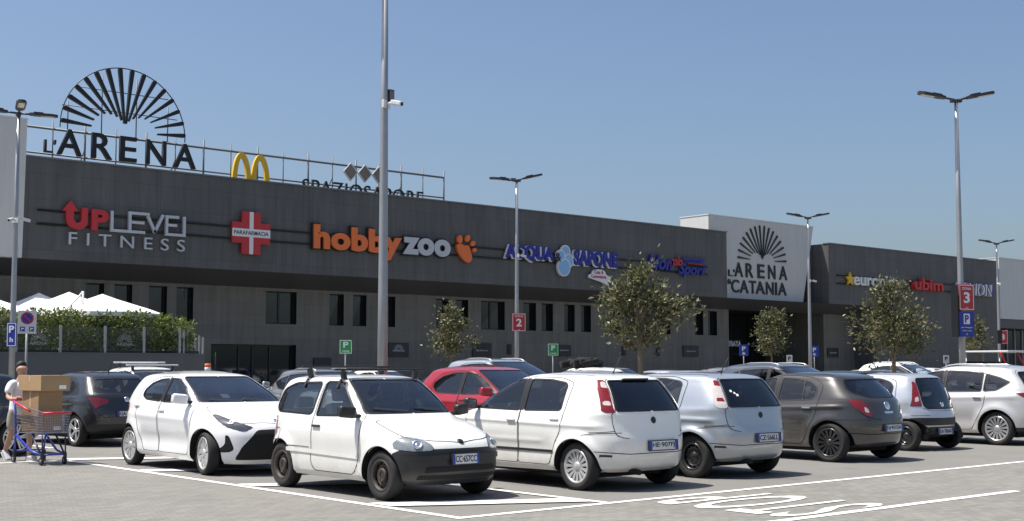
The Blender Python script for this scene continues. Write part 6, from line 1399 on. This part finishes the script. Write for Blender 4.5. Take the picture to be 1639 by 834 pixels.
for sg in (1, -1):
    a = [((.05, 0, 1.29), .10), ((.05, .165*sg, 1.285), .050), ((.12, .235*sg, 1.06), .043), ((.27, .225*sg, 1.03), .034), ((.385, .20*sg, 1.055), .024), ((.43, .195*sg, 1.065), .026)]
    ch.append(a)
    hx_ = (.43, .195*sg, 1.065)
    for k, (dy, l) in enumerate(((-.033, .9), (-.011, 1.0), (.011, .97), (.033, .78))):
        ch.append([(hx_, .026), ((.452, (.195+dy)*sg, 1.075), .010), ((.452+.025*l, (.195+dy)*sg, 1.062), .009), ((.455+.012*l, (.195+dy)*sg, 1.062-.03*l), .0085)])
    ch.append([(hx_, .026), ((.43, (.195-.035)*sg, 1.05), .011), ((.452, (.195-.05)*sg, 1.03), .0095)])
# nose and ears grow from the head
ch.append([((.10, 0, 1.515), .083), ((.19, 0, 1.505), .012)])
for sg in (1, -1): ch.append([((.10, 0, 1.515), .083), ((.085, .088*sg, 1.52), .016)])
skin('body', ch, M_skin, man)
skin('tshirt', [[((0, 0, .74), .165), ((0, 0, .86), .165), ((.01, 0, 1.0), .150), ((.03, 0, 1.16), .152), ((.05, 0, 1.28), .142), ((.064, 0, 1.345), .07)]], M_tee, man)
for sg in (1, -1): skin('sleeve', [[((.048, .05*sg, 1.29), .085), ((.05, .15*sg, 1.288), .082), ((.075, .20*sg, 1.20), .075), ((.105, .22*sg, 1.11), .070)]], M_tee, man)
skin('shorts', [[((0, 0, .92), .135), ((0, 0, .84), .142)]] + [[((0, 0, .84), .135), legs[sg][1], ((legs[sg][2][0][0], legs[sg][2][0][1], .50), .082)] for sg in (1, -1)][:0] + [[((0, 0, .84), .142), (legs[sg][1][0], .110), ((legs[sg][2][0][0]*.92, legs[sg][2][0][1], .50), .086)] for sg in (1, -1)], M_short, man)
skin('hair', [[((.025, 0, 1.46), .060), ((.04, 0, 1.52), .095), ((.055, 0, 1.575), .108), ((.10, 0, 1.61), .088), ((.15, 0, 1.605), .05)]], M_hair, man)
b = MB()
for (x, z) in ((.178, 1.535),):
    for sg in (-1, 1): b.box((.012, .022, .010), (x, .03*sg, z), bev=.004)
link('eyes', b.mesh('eyes'), man, M_hair); link('mouth', MB().box((.010, .042, .008), (.176, 0, 1.462), bev=.003).mesh('mouth'), man, mat('lips', (.28, .10, .09), .6))
for sg in (1, -1):
    x, y, z = legs[sg][5][0]; pit = 0 if sg > 0 else R(38)
    o = link('shoe', MB().box((.27, .10, .085), (.0, 0, .048), bev=.035, seg=3).mesh('shoe'), man, M_shoe); o.location = (x+.01, y, 0 if sg > 0 else .035); o.rotation_euler.y = pit
    link('sole', MB().box((.275, .10, .022), (0, 0, .012), bev=.008).mesh('sole'), o, M_sole)
